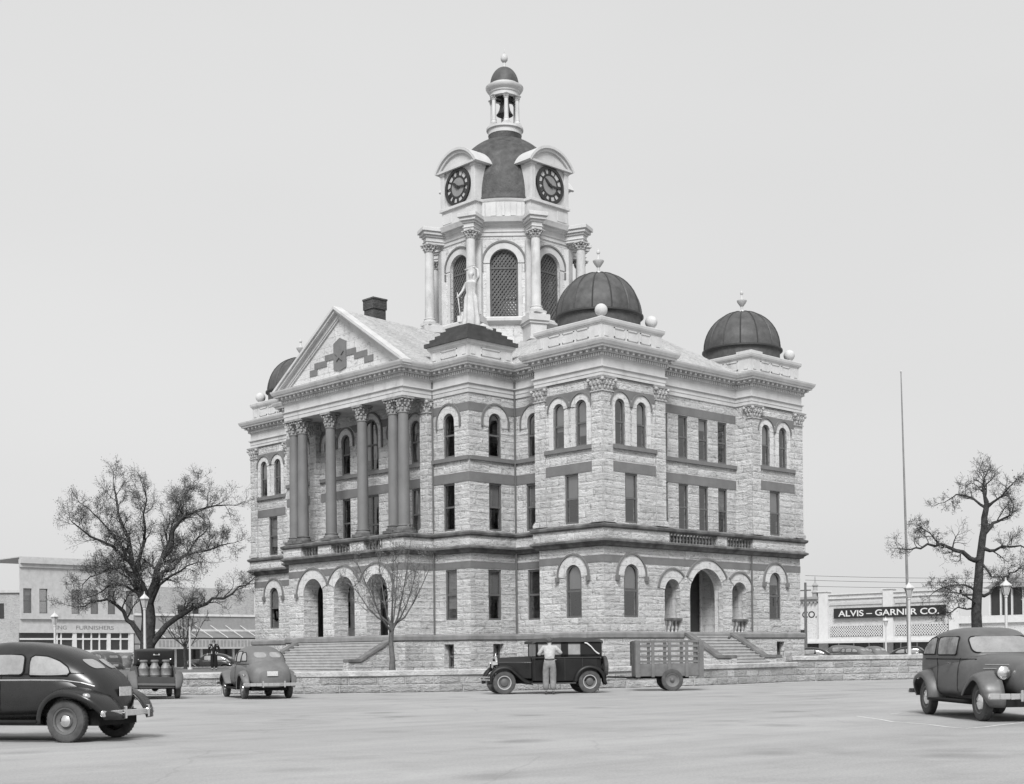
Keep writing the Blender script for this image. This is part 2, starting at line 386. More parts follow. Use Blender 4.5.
def mid_holes(P0, P1):
    x0, y0 = P0; x1, y1 = P1
    if y0 == y1 == 0: return [(1.98, .45, 7.6, 10.0, 0)] if x0 < 8 else [(13.58, .46, 7.6, 10.0, 0)]
    if y0 == y1 == R_: return [(XC+d, .39, 7.6, 10.0, 0) for d in (-2.42, -.82, .82, 2.42)]
    if x0 == x1 == 0: return [(2.1, .46, 7.6, 10.0, 0)] if max(y0, y1) < 6 else [(28.05, .46, 7.6, 10.0, 0)]
    if x0 == x1 == Q_: return [(8.7, .44, 7.6, 10.0, 0), (LA-8.7, .44, 7.6, 10.0, 0), (YC, .68, 6.8, 10.0, 0)]+[(YC+d, .38, 7.3, 10.0, 0) for d in (-3.87, -2.25, 2.25, 3.87)]
    if y0 == y1 and y0 in (Y2, LA-Y2) and x0 < 5: return [(-.4, .44, 7.6, 10.0, 0)]
    if x0 == x1 == Q2: return [(5.92, .42, 7.6, 10.0, 0)] if y0 < YC else [(LA-5.92, .42, 7.6, 10.0, 0)]
    return []
def top_holes(P0, P1):
    x0, y0 = P0; x1, y1 = P1
    if y0 == y1 == 0: return [(1.2, .36, 11.3, 13.52, 1), (2.74, .36, 11.3, 13.52, 1)] if x0 < 8 else [(12.78, .36, 11.3, 13.52, 1), (14.32, .36, 11.3, 13.52, 1)]
    if y0 == y1 == R_: return [(XC+d, .39, 11.32, 13.52, 0) for d in (-2.42, -.82, .82, 2.42)]
    if x0 == x1 == 0: return [(1.4, .37, 11.3, 13.52, 1), (2.92, .37, 11.3, 13.52, 1)] if max(y0, y1) < 6 else [(LA-1.4, .37, 11.3, 13.52, 1), (LA-2.92, .37, 11.3, 13.52, 1)]
    if x0 == x1 == Q_: return [(8.66, .43, 11.32, 13.57, 1), (LA-8.66, .43, 11.32, 13.57, 1), (YC, .7, 11.32, 14.12, 1)]+[(YC+d, .39, 11.32, 13.57, 1) for d in (-3.87, -2.25, 2.25, 3.87)]
    if y0 == y1 and y0 in (Y2, LA-Y2) and x0 < 5: return [(-.4, .44, 11.32, 13.57, 1)]
    if x0 == x1 == Q2: return [(5.75, .44, 11.32, 13.57, 1)] if y0 < YC else [(LA-5.75, .44, 11.32, 13.57, 1)]
    return []
def to_u(P0, P1, hs):
    ax = 0 if P0[1] == P1[1] else 1
    sg = 1 if P1[ax] > P0[ax] else -1
    return [((h[0]-P0[ax])*sg,)+tuple(h[1:]) for h in hs]
INS = -.08
def inset_edge(P, i, o):
    Q = offset_poly(P, o); n = len(P); return Q[i], Q[(i+1) % n]
def shift(hs, P0, P1, Q0):               # u measured from the offset corner
    ax = 0 if P0[1] == P1[1] else 1
    sg = 1 if P1[ax] > P0[ax] else -1
    du = (P0[ax]-Q0[ax])*sg
    return [(h[0]+du,)+tuple(h[1:]) for h in hs]
for i, (P0, P1) in enumerate(edges(LO)):
    # basement course
    Q0, Q1 = inset_edge(LO, i, .06); fr, L = frame(Q0, Q1)
    hs = shift(to_u(P0, P1, base_holes(P0, P1)), P0, P1, Q0)
    if P0[0] == P1[0] == PX:
        wall(wb, fr, 0, L, BG-.3, 2.0, [], .4)
    else: wall(wb, fr, 0, L, BG-.3, 2.17, hs, .4)
    for h in hs: window(CH, fr, h[0], h[1], h[2], h[3], 0, .3, name='basement_window', blind=0)
    # ground storey
    Q0, Q1 = inset_edge(LO, i, INS); fr, L = frame(Q0, Q1)
    hs = shift(to_u(P0, P1, lower_holes(P0, P1)), P0, P1, Q0)
    porch = P0[0] == P1[0] == PX
    zb = 2.0 if porch else 2.2
    wall(wl, fr, 0, L, zb, 6.6, hs, .95 if porch else (.3 if not (P0[1] == P1[1] == 0) else .3))
    arcs = []; bnd = MB()
    for h in hs:
        wo = None
        u, hw, b, t, ar = h
        big = porch or b == 2.34
        if not big:
            wo = window(CH, fr, u, hw, b, t, ar, .05)
        if ar:
            sp = t-hw
            if porch: r1 = 1.46; t0 = t1 = 0
            elif hw == 1.33: r1 = 1.78
            elif b == 2.34: r1 = 1.08
            else: r1 = 1.0
            t0, t1 = 0, pi
            if porch:
                a = math.acos(1.425/(r1+.09)); uu = sorted(x[0] for x in hs)
                if u > uu[0]+.1: t1 = pi-a
                if u < uu[-1]-.1: t0 = a
                hoodmould(fr, u, hw, t, r1, (-1, 1), 4.73, foot=True, t0=t0, t1=t1, par=wo)
            elif hw == 1.33: hoodmould(fr, u, hw, t, r1, (), None, t0=.5, t1=pi-.5)
            elif b == 2.34:
                if u < 7.8: hoodmould(fr, u, hw, t, r1, (), None, t0=.72, t1=pi-.15)
                else: hoodmould(fr, u, hw, t, r1, (), None, t0=.15, t1=pi-.72)
            else: hoodmould(fr, u, hw, t, r1, (-1, 1), 5.02, par=wo)
            arcs.append((u, sp, r1+.02))
    bandarch(fr, 5.67, 6.02, -.017, L+.017, arcs)
    bnd.build('sandstone_band', BAND, CH)
    # second and third storeys handled below
for i, (P0, P1) in enumerate(edges(UPW)):
    fr, L = frame(P0, P1); bnd = MB(); lint = MB()
    pav = (P0[1] == P1[1] == 0 or P0[0] == P1[0] == 0)
    hs = to_u(P0, P1, mid_holes(P0, P1))
    wall(wu, fr, 0, L, 7.3, 10.5, [h for h in hs if h[2] > 7.25]+[h for h in [] ], .3) if not any(h[2] < 7 for h in hs) else wall(wu, fr, 0, L, 6.7, 10.5, hs, .3)
    ft = MB()
    for h in hs:
        u, hw, b, t, ar = h; wide = hw > .6
        window(CH, fr, u, hw, b, t, 0, .05, mull=1 if wide else False, blind=0 if wide else None)
    hs3 = to_u(P0, P1, top_holes(P0, P1))
    wall(wu, fr, 0, L, 10.5, 14.56, hs3, .3)
    for h in hs3:
        u, hw, b, t, ar = h
        wo = window(CH, fr, u, hw, b, t, ar, .05, mull=1 if hw > .6 else False)
        if ar:
            if pav:
                rr = .68; du = min([abs(u-k[0]) for k in hs3 if k is not h]+[9])/2
                a = math.acos(min(.999, (du-.004)/(rr+.085)))
                lft = any(k[0] < u-.1 for k in hs3); rt = any(k[0] > u+.1 for k in hs3)
                jb = []
                for s in (-1, 1):
                    e = (u+s*hw, u+s*min(rr, du-.003) if (s < 0 and lft) or (s > 0 and rt) else u+s*rr)
                    a_, b_ = min(e), max(e); jb.append([(a_, b), (b_, b), (b_, t-hw), (a_, t-hw)])
                hoodmould(fr, u, hw, t, rr, (), None, t0=a if rt else 0, t1=pi-a if lft else pi, par=wo, jamb=jb)
            elif hw > .6: hoodmould(fr, u, hw, t, 1.0, (-1, 1), 12.5, foot=False, par=wo)
            else:
                nar = any(abs(abs(u-k[0])) < 1.7 for k in hs3 if k is not h)
                hoodmould(fr, u, hw, t, .70 if nar else .86, (-1, 1), 12.85, foot=False, par=wo)
    # bands: lintel of the second storey, sill course, upper band
    if L < 1.2: continue
    zl0, zl1 = 10.02, 10.5
    pl = [(0, .66), (L-.7, L)] if pav else []
    u0, u1 = (.66, L-.66) if pav else (-.0, L)
    ex = 0 if pav else 0
    lint.prism([(u0-ex, zl0), (u1+ex, zl0), (u1+ex, zl1), (u0-ex, zl1)], -.03, .025, fr)
    lint.prism([(u0-.0, 11.1), (u1+.0, 11.1), (u1+.0, 11.3), (u0-.0, 11.3)], -.03, .11, fr)
    arcs = [(h[0], h[3]-h[1], (.68 if pav else (1.0 if h[1] > .6 else .86))+.02) for h in hs3 if h[4]]
    bandarch(fr, 13.56, 13.98, u0, u1, arcs)
    if pav: lint.prism([(u0, 14.44), (u1, 14.44), (u1, 14.5), (u0, 14.5)], -.03, .05, fr)
    lint.build('lintel_band', BAND, CH)
    if bnd.v: bnd.build('sandstone_band', BAND, CH)
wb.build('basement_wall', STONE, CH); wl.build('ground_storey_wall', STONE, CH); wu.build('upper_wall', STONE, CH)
# ---- ledges
lg = MB()
sweep(lg, LO, [(.02, 2.0), (.1, 2.04), (.13, 2.08), (.13, 2.26), (.08, 2.34), (-.1, 2.36)])
wtable = lg.build('water_table', m_plain('water table stone', .21, .25, .9, .15, scale=1.4, stain=.4), CH)
lg = MB()
sweep(lg, LO, [(-.09, 6.42), (.06, 6.46), (.1, 6.55), (.19, 6.62), (.27, 6.66), (.27, 6.74), (.15, 6.80), (-.3, 6.80)])
sweep(lg, LO, [(.05, 7.24), (.18, 7.28), (.25, 7.34), (.27, 7.44), (.05, 7.54), (-.55, 7.55)])
lg.build('belt_course', LEDGE, CH)
# stone between the two belts, balustrades over the porches
mid = MB(); STBAL = m_plain('stained baluster stone', .33, .5, .9, .1, scale=3, stain=.6)
def baluster_run(mb, fr, u0, u1, z0, z1, nc, r=.085, sp=.26):
    k = max(1, int(round((u1-u0)/sp)))
    for i in range(k):
        u = u0+(u1-u0)*(i+.5)/k; p = fr(u, 0, nc); h = z1-z0
        mb.lathe([(r*.8, z0), (r*.8, z0+.06*h), (r*.5, z0+.12*h), (r, z0+.38*h), (r*.45, z0+.72*h), (r*.5, z0+.86*h), (r*.8, z0+.92*h), (r*.8, z1)], (p[0], p[1], 0), 8)
for i, (P0, P1) in enumerate(edges(LO)):
    Q0, Q1 = inset_edge(LO, i, .14); fr, L = frame(Q0, Q1); ped = MB(); bal = MB()
    if P0[0] == P1[0] == PX:
        ys = [(0, 1.85), (3.55, 4.85), (6.45, 7.45), (L-1.85, L)]
        ys = [(0, 1.75), (3.35, 4.55), (L-4.55, L-3.35), (L-1.75, L)]
        for a, b in ys: a2, b2 = max(a, .012), min(b, L-.012); ped.prism([(a2, 6.79), (b2, 6.79), (b2, 7.27), (a2, 7.27)], -.9, 0, fr)
        for (a, b), (c, d) in zip(ys, ys[1:]):
            baluster_run(bal, fr, b, c, 6.8, 7.26, -.3)
    elif P0[1] == P1[1] == 0 and P1[0] > P0[0]:
        segs = [(0, 4.75), (8.55, 9.35), (LB+.28-4.75, LB+.28)]
        for a, b in segs: a2, b2 = max(a, .012), min(b, L-.012); ped.prism([(a2, 6.79), (b2, 6.79), (b2, 7.27), (a2, 7.27)], -.5, 0, fr)
        for (a, b), (c, d) in zip(segs, segs[1:]): baluster_run(bal, fr, b, c, 6.8, 7.26, -.28)
    elif P0[1] == P1[1] and P0[1] in (Y1, LA-Y1) and min(P0[0], P1[0]) == PX:
        ped.prism([(.016, 6.785), (L-.016, 6.785), (L-.016, 7.275), (.016, 7.275)], -.5, 0, fr)
    else: wall(mid, fr, 0, L, 6.75, 7.3, [])
    if ped.v: ped.build('balcony_pedestal', STONE, CH)
    if bal.v: bal.build('balustrade', STBAL, CH)
mid.build('belt_wall', STONE, CH)
fl = MB(); fl.box(B_-.3, LB-B_+.3, -.05, 1.2, 6.7, 6.79); fl.box(PX+.05, Q_+.1, Y1+.05, LA-Y1-.05, 6.7, 6.79); fl.build('balcony_floor', LEDGE, CH)
# ---- pilasters of the corner pavilions
pil = MB(); capm = MB()
def leaf_cap(mb, x0, x1, y0, y1, z0, z1):
    """square Corinthian capital: flaring block, two rows of leaves, corner volutes and an abacus"""
    h = z1-z0; cx, cy = (x0+x1)/2, (y0+y1)/2; w, d = x1-x0, y1-y0
    def blk(a, b, e0, e1):
        vs = [(cx+sx*(w/2+e), cy+sy*(d/2+e), z) for z, e in ((a, e0), (b, e1)) for sx, sy in ((-1,-1),(1,-1),(1,1),(-1,1))]
        mb.add(vs, [(0,3,2,1),(4,5,6,7),(0,1,5,4),(1,2,6,5),(2,3,7,6),(3,0,4,7)])
    blk(z0, z0+.08*h, .05, .05); blk(z0+.08*h, z0+.85*h, .0, .07); blk(z0+.85*h, z1, .13, .17)
    for row, (zb, e) in enumerate(((.30, .03), (.60, .065))):
        for sx, sy in ((0,-1),(-1,0),(1,0),(0,1)):
            ln = w if sx == 0 else d; k = max(2, int(round(ln/.24)))+(row == 1)
            for i in range(k):
                t = -ln/2+(i+.5)*ln/k if row == 0 else -ln/2+i*ln/(k-1)
                px, py = (cx+t, cy+sy*(d/2+e)) if sx == 0 else (cx+sx*(w/2+e), cy+t)
                mb.ball((px, py, z0+h*zb), .075, 8, (1, 1, 1.9)); mb.ball((px+sx*.06, py+sy*.06, z0+h*(zb+.14)), .05, 6, (1.2, 1.2, .8))
    for sx in (-1, 1):
        for sy in (-1, 1): mb.ball((cx+sx*(w/2+.1), cy+sy*(d/2+.1), z0+.76*h), .1, 8)
def pilaster(x0, x1, y0, y1):
    pil = MB(); capm = MB()
    pil.box(x0, x1, y0, y1, 7.86, 13.75)
    for a, b, e in ((7.55, 7.7, .1), (7.7, 7.78, .07), (7.78, 7.86, .03)): pil.box(x0-e, x1+e, y0-e, y1+e, a, b)
    leaf_cap(capm, x0, x1, y0, y1, 13.75, 14.46)
    o = pil.build('pilaster', STONE, CH); capm.build('capital', CARVE, o, smooth=True, angle=60)
e = .07
def pav_pils(mx, my):
    X = (lambda x: x) if not mx else (lambda x: LB-x); Y = (lambda y: y) if not my else (lambda y: LA-y)
    for a, b, c, d in ((-e, .64, -e, .66), (B_-.68, B_+.02, -e, .3), (-e, .3, A_-.7, A_+.02)):
        x0, x1 = sorted((X(a), X(b))); y0, y1 = sorted((Y(c), Y(d))); pilaster(x0, x1, y0, y1)
for mx in (0, 1):
    for my in (0, 1): pav_pils(mx, my)
for y in (Y1+.02, LA-Y1-.62): pilaster(Q_-.35, Q_+.1, y, y+.6)
# ---- entablature
en = MB()
sweep(en, UP, [(-.35, 14.46), (.05, 14.46), (.05, 14.66), (.075, 14.665), (.075, 14.86), (.15, 14.90), (.15, 14.95), (.04, 14.97), (.04, 15.36), (.09, 15.40)])
en.build('entablature', TRIM, CH)
en = MB()
sweep(en, UP, [(.04, 15.38), (.10, 15.40), (.10, 15.58), (.2, 15.585), (.2, 15.76), (.46, 15.765), (.48, 15.86), (.53, 15.88), (.6, 16.02), (.62, 16.1), (-.6, 16.16)])
cor = en.build('cornice', TRIM, CH)
for i, (P0, P1) in enumerate(edges(UP)):
    fr, L = frame(P0, P1); dn = MB()
    n = int(round((L+.2)/.16))
    if min(P0[0], P1[0]) > LB-1 or P0[1] == P1[1] > 25: continue
    for k in range(n+1):
        u = -.1+(L+.2)*k/n; dn.prism([(u-.045, 15.42), (u+.045, 15.42), (u+.045, 15.56), (u-.045, 15.56)], .09, .18, fr)
    n = int(round((L+.4)/.4))
    for k in range(n+1):
        u = -.2+(L+.4)*k/n; dn.prism([(u-.07, 15.64), (u+.07, 15.64), (u+.07, 15.764), (u-.07, 15.764)], .19, .38, fr)
    dn.build('dentil_course', TRIM, cor)
# ---- portico columns
def column(px, py, z0, z1, r, cap_h, name='column', mat=COLM, capmat=None, par=CH):
    mb = MB(); h = z1-cap_h-z0-.42
    mb.lathe([(r, z0+.40)]+[(r*(1-.13*(k/8)**1.6), z0+.42+h*k/8) for k in range(9)], (px, py, 0), 20)
    for k in (.31, .64):
        pass
    o = mb.build(name, mat, par, smooth=True)
    b = MB(); w = r*1.45
    b.box(px-w, px+w, py-w, py+w, z0, z0+.14)
    b.lathe([(r*1.38, z0+.14), (r*1.42, z0+.2), (r*1.36, z0+.26), (r*1.16, z0+.29), (r*1.14, z0+.33), (r*1.24, z0+.36), (r*1.2, z0+.4), (r, z0+.42)], (px, py, 0), 20)
    b.build('base', LEDGE if mat is COLM else mat, o, smooth=True)
    c = MB(); z = z1-cap_h; q = r*.87
    c.lathe([(q, z-.03), (q*1.18, z), (q*1.18, z+.04), (q, z+.06), (q*1.02, z+cap_h*.5), (q*1.35, z+cap_h*.86), (q*1.2, z+cap_h*.87)], (px, py, 0), 16)
    for row, (zz, e, kk, of) in enumerate(((.1, 1.08, 8, 0), (.42, 1.18, 8, .5))):
        for i in range(kk):
            t = 2*pi*(i+of)/kk
            for j in range(2): c.ball((px+q*(e+.16*j)*cos(t), py+q*(e+.16*j)*sin(t), z+cap_h*(zz+.12+.16*j)), q*.30, 6, (1, 1, 1.5-.5*j))
    for sx in (-1, 1):
        for sy in (-1, 1):
            c.ball((px+sx*q*1.2, py+sy*q*1.2, z+cap_h*.76), q*.3, 8)
            c.ball((px+sx*q*.35, py+sy*q*1.3, z+cap_h*.74), q*.18, 6)
    w = q*1.55; c.cbox((px, py, z+cap_h*.93), (2*w, 2*w, cap_h*.14))
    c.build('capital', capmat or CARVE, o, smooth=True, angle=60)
    return o
for y in (10.32, 11.14, 13.78, LA-13.78, LA-11.14, LA-10.32):
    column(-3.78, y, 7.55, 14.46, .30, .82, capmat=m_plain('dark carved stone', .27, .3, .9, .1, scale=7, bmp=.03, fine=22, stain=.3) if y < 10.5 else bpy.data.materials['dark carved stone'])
ce = MB(); ce.box(PX+.3, Q_+.02, Y1+.1, LA-Y1-.1, 14.5, 14.56); ce.build('portico_ceiling', TRIM, CH)
# ---- pediment
pd = MB(); YE0, YE1, ZA, ZE = 9.33, LA-9.33, 19.84, 16.12
fr, _ = frame((PX, LA-Y1), (PX, Y1)); Lp = LA-2*Y1     # u runs towards the near side
def PY(y): return LA-Y1-y
ty = MB(); ty.add([fr(PY(Y1+.2), 16.12, .0), fr(PY(LA-Y1-.2), 16.12, .0), fr(PY(YC), 19.5, .0)], [(0, 1, 2)])
ty.build('tympanum', STONE2, CH)
def chevron(mb, z_out, z_in, yo, n0, n1):
    # raking bar between an outer and an inner line, both with the roof's slope
    sl = (ZA-ZE)/(YC-YE0)
    P = [(PY(YC-yo), z_out-sl*yo), (PY(YC), z_out), (PY(YC+yo), z_out-sl*yo), (PY(YC+yo), z_in-sl*yo), (PY(YC), z_in), (PY(YC-yo), z_in-sl*yo)]
    for a, b, c, d in ((0, 1, 4, 5), (1, 2, 3, 4)): mb.prism([P[a], P[b], P[c], P[d]], n0, n1, fr)
rk = MB(); YO = YC-YE0
chevron(rk, ZA+.04, ZA-.12, YO, -.1, .46); chevron(rk, ZA-.12, ZA-.26, YO-.05, -.1, .36); chevron(rk, ZA-.26, ZA-.5, YO-.2, -.1, .14); chevron(rk, ZA-.5, ZA-.6, YO-.9, -.1, .09)
rk.build('raking_cornice', TRIM, CH)
em = MB()
for u, z, w in ((-2.45, 16.75, .34), (-1.8, 17.08, .56), (-.98, 17.36, .40), (.98, 17.36, .40), (1.8, 17.08, .56), (2.5, 16.75, .38)):
    uu = PY(YC)+u; em.prism([(uu-w, z-.16), (uu+w, z-.16), (uu+w, z+.16), (uu-w, z+.16)], -.02, .04+.002*abs(u), fr)
c0 = PY(YC); em.prism([(c0-.55, 16.62), (c0, 16.5), (c0+.55, 16.62), (c0+.55, 18.0), (c0, 18.24), (c0-.55, 18.0)], -.02, .07, fr)
em.build('dark_stone_checker', BAND, CH)
stp = []
for k in range(10):
    r = .42 if k % 2 == 0 else .17; t = pi/2+pi*k/5; stp.append((c0+r*cos(t), 17.35+r*sin(t)))
em = MB(); em.prism(stp, .06, .13, fr); em.build('star', BAND, CH)
# ---- roofs
rf = MB()
def tri(*p): rf.add(p, [tuple(range(len(p)))])
xf, xb = PX-.64, 4.6; SL = (ZA-ZE)/(YC-YE0)
xf = PX-.4; tri((xf, YE0+.1, ZE+.0), (xb, YE0+.1, ZE-.1), (xb, YC, ZA-.34), (xf, YC, ZA-.05)); tri((xf, YE1-.1, ZE+.0), (xf, YC, ZA-.05), (xb, YC, ZA-.34), (xb, YE1-.1, ZE-.1))
# wing roofs over the short sides, hipped
def wing(my):
    Y = (lambda y: y) if not my else (lambda y: LA-y); e0 = R_-.5
    a, b = (B_-.02, Y(e0), 16.14), (LB-B_+.3, Y(e0), 16.14); r0, r1 = (XC, Y(e0+3.9), 18.62), (XC, Y(12), 18.62)
    tri(a, b, r0); tri(a, r0, r1, (B_-.02, Y(12), 16.14)); tri(b, (LB-B_+.3, Y(12), 16.14), r1, r0)
wing(0); wing(1)
# main low hipped roof around the tower
x0, x1, y0, y1 = Q2-.5, LB-Q2+.5, 4.2, LA-4.2; h = 2.1; ins = 3.3
c = [(x0, y0), (x1, y0), (x1, y1), (x0, y1)]; d = [(x0+ins, y0+ins), (x1-ins, y0+ins), (x1-ins, y1-ins), (x0+ins, y1-ins)]
for i in range(4):
    j = (i+1) % 4; tri((*c[i], 16.13), (*c[j], 16.13), (*d[j], 16.13+h), (*d[i], 16.13+h))
tri(*[(*p, 16.13+h) for p in d])
# blocks beside the portico and the flat behind the pavilion parapets
for (a0, a1, b0, b1) in ((Q_, Q2+1, Y2, LA-Y2), (LB-Q2-1, LB-Q_, Y2, LA-Y2), (0, B_, 0, A_), (LB-B_, LB, 0, A_), (0, B_, LA-A_, LA), (LB-B_, LB, LA-A_, LA)):
    tri((a0, b0, 16.2), (a1, b0, 16.2), (a1, b1, 16.2), (a0, b1, 16.2))
rf.build('roof', ROOF, CH, recalc=False)
ch = MB(); cx, cy = 1.9, 20.0
ch.box(cx-.45, cx+.45, cy-.45, cy+.45, 16, 21.6); ch.box(cx-.5, cx+.5, cy-.5, cy+.5, 21.6, 22.14); ch.box(cx-.53, cx+.53, cy-.53, cy+.53, 22.14, 22.24)
ch.build('chimney', CHIM, CH)
# ---- parapets
def parapet(x0, x1, y0, y1, zt=17.05, ct=17.28, mat=TRIM2):
    P = [(x0, y0), (x1, y0), (x1, y1), (x0, y1)]; mb = MB()
    sweep(mb, P, [(.03, 16.12), (.03, 16.28), (-.02, 16.3), (-.02, zt-.08), (.02, zt-.05), (.02, zt)])
    o = mb.build('parapet', mat, CH)
    mb = MB(); sweep(mb, P, [(0, zt-.01), (.06, zt), (.1, zt+.08), (.12, ct-.03), (.1, ct), (-.28, ct), (-.3, zt-.2)]); mb.build('coping', mat, o)
    mb = MB()
    for p0, p1 in edges(P):
        fr, L = frame(p0, p1)
        for s in (.33, L-.33): mb.prism([(s-.13, 16.42), (s+.13, 16.42), (s+.13, zt-.14), (s-.13, zt-.14)], -.04, .015, fr)
        for s in (0, L-.62): mb.prism([(s, 16.3), (s+.62, 16.3), (s+.62, 16.36), (s, 16.36)], -.04, .03, fr)
        n = 3 if L > 4 else 1; u0, u1 = .78, L-.78; w = (u1-u0)/n
        for k in range(n):
            a, b = u0+k*w+.09, u0+(k+1)*w-.09; za, zb = 16.42, zt-.14
            for q in (((a, za), (b, za), (b, za+.05), (a, za+.05)), ((a, zb-.05), (b, zb-.05), (b, zb), (a, zb)), ((a, za), (a+.05, za), (a+.05, zb), (a, zb)), ((b-.05, za), (b, za), (b, zb), (b-.05, zb))):
                mb.prism(list(q), -.04, .02, fr)
    mb.build('panel_moulding', mat, o)
    return o
def ballf(x, y, z, r=.31):
    mb = MB(); mb.box(x-.3, x+.3, y-.3, y+.3, z-.01, z+.07); mb.lathe([(.2, z+.07), (.15, z+.12), (.17, z+.16)], (x, y, 0), 12); mb.ball((x, y, z+.12+r), r, 20)
    mb.build('ball_finial', BALL, CH, smooth=True)
def dome(cx, cy, R=2.12):
    mb = MB(); mb.lathe([(R-.06, 16.3), (R-.06, 17.86)], (cx, cy, 0), 48); mb.lathe([(R-.06, 17.84), (R+.06, 17.9), (R+.06, 17.99), (R-.02, 18.0)], (cx, cy, 0), 48)
    mb.lathe([(R*cos(t*pi/2/14)+1e-4, 18.0+2.16*sin(t*pi/2/14)) for t in range(15)], (cx, cy, 0), 48)
    o = mb.build('corner_dome', DOME, CH, smooth=True)
    sm = MB()
    for k in range(14):
        t = 2*pi*(k+.35)/14
        sm.tube([(cx+(R+.01)*cos(a*pi/24)*cos(t), cy+(R+.01)*cos(a*pi/24)*sin(t), 18.0+2.17*sin(a*pi/24)) for a in range(12)], .035, 4, caps=False)
    sm.lathe([(R+.02, 17.86), (R+.1, 17.9), (R+.1, 17.97), (R+.02, 18.01)], (cx, cy, 0), 48)
    sm.build('seam', SEAM, o)
    f = MB(); z = 20.12
    f.lathe([(.2, z), (.16, z+.08), (.07, z+.16), (.07, z+.34), (.11, z+.38), (.26, z+.6), (.28, z+.68), (.1, z+.73), (.07, z+.8), (.045, z+1.0), (.09, z+1.06), (.09, z+1.14), (.04, z+1.18), (.01, z+1.3)], (cx, cy, 0), 16)
    f.build('urn_finial', TRIM, o, smooth=True)
for mx in (0, 1):
    for my in (0, 1):
        x0, x1 = (0, B_) if not mx else (LB-B_, LB); y0, y1 = (0, A_) if not my else (LA-A_, LA)
        parapet(x0+.04, x1-.04, y0+.04, y1-.04)
        dome((x0+x1)/2, (y0+y1)/2)
        k = .42
        if not my: ballf(x1-k, y0+k, 17.28)
        else: ballf(x0+k, y1-k, 17.28)
        if not mx and not my: ballf(x0+k, y0+k, 17.28)
        if mx or my:
            mb = MB(); xx = x0+k; yy = (y0+k) if mx else y0+k; mb.box(xx-.5, xx+.5, yy-.5, yy+.5, 17.2, 17.38); mb.build('corner_cap', TRIM2, CH)
# stepped pedestals beside the portico
for my in (0, 1):
    y0, y1 = (Y2+.04, 10.15) if not my else (LA-10.15, LA-Y2-.04)
    parapet(Q_+.04, .95, y0, y1, 16.95, 17.15, TRIM)
    st = MB()
    for k in range(5):
        i = -.2+.2*k; st.box(Q_+i, .95-i, y0+i, y1-i, 17.12+.2*k, 17.12+.2*(k+1)-.002*k)
    st.build('stepped_cap', LEDGE if False else m_plain('dark step stone', .07, .25, .9, .15), CH)
# ================================================================ tower
def octo(r, c=(XC, YC)): return [(c[0]+r*cos(pi/8+k*pi/4), c[1]+r*sin(pi/8+k*pi/4)) for k in range(8)]
tb = MB(); sweep(tb, octo(4.05), [(0, 17.5), (0, 20.1)]); tb.build('tower_base', STONE2, CH)
tl = MB(); sweep(tl, octo(4.05), [(0, 19.98), (.1, 20.04), (.22, 20.1), (.28, 20.16), (.28, 20.32), (.2, 20.4), (-.2, 20.42)]); tl.build('tower_ledge', TRIM, CH)
tw = MB(); fr_l = []
for P0, P1 in edges(octo(3.98)):
    fr, L = frame(P0, P1); u = L/2; th_ = MB(); ta = MB()
    wall(tw, fr, 0, L, 20.4, 25.05, [(u, .8, 20.42, 24.3, 1)], .45)
    ta.ring(u, 23.5, .8, 1.17, -.02, .04, fr); th_.ring(u, 23.5, 1.17, 1.27, -.02, .1, fr)
    for s in (-1, 1):
        a, b = sorted((s*1.17, s*1.27)); th_.prism([(u+a, 23.0), (u+b, 23.0), (u+b, 23.4), (u+a, 23.4)], -.02, .1, fr)
        a, b = sorted((s*.8, s*1.0)); ta.prism([(u+a, 20.42), (u+b, 20.42), (u+b, 23.4), (u+a, 23.4)], -.02, .035, fr)
    lt = MB(); o1 = outline(.8, 20.42, 24.3, 1); o2 = outline(.72, 20.5, 24.22, 1); k = len(o1)
    for n in (-.2, -.28): lt.add([fr(u+a, z, n) for a, z in o1]+[fr(u+a, z, n) for a, z in o2], [(i, (i+1) % k, k+(i+1) % k, k+i) for i in range(k)])
    lt.add([fr(u+a, z, -.2) for a, z in o2]+[fr(u+a, z, -.28) for a, z in o2], [(i, (i+1) % k, k+(i+1) % k, k+i) for i in range(k)])
    lt.prism([(u-.78, 23.2), (u+.78, 23.2), (u+.78, 23.32), (u-.78, 23.32)], -.19, -.27, fr)
    def clipseg(c, sg):                     # diagonal line z = c + sg*u inside the arched opening
        pts = [(-.76+.01*i) for i in range(153)]; ins_ = []
        for x in pts:
            z = c+sg*x*1.35
            if 20.46 < z < 24.26 and (z < 23.5 or x*x+(z-23.5)**2 < .76**2): ins_.append((x, z))
        return (ins_[0], ins_[-1]) if len(ins_) > 3 else None
    for sg, n in ((1, -.23), (-1, -.26)):
        c = 19.3
        while c < 25.4:
            q = clipseg(c, sg)
            if q: lt.bar(fr(u+q[0][0], q[0][1], n), fr(u+q[1][0], q[1][1], n), .10, .02, up=Vector(fr(0, 0, 1))-Vector(fr(0, 0, 0)))
            c += .29
    lo_ = lt.build('lattice_screen', LATT, CH); ta.build('belfry_arch', TRIM, lo_); th_.build('belfry_hood', BAND, lo_)
tw.build('belfry_wall', STONE2, CH)
ti = MB(); ti.add([(*p, 20.42) for p in octo(3.7)], [tuple(range(8))]); ti.add([(*p, 24.5) for p in octo(3.7)], [tuple(range(8))]); ti.build('belfry_floor', LATT, CH)
te = MB()
sweep(te, octo(3.98), [(0, 25.0), (.06, 25.02), (.06, 25.2), (.12, 25.24), (.05, 25.28), (.05, 25.55), (.14, 25.6), (.2, 25.7), (.4, 25.74), (.46, 25.9), (.5, 26.0), (-.6, 26.06)])
te.build('tower_entablature', TRIM, CH)
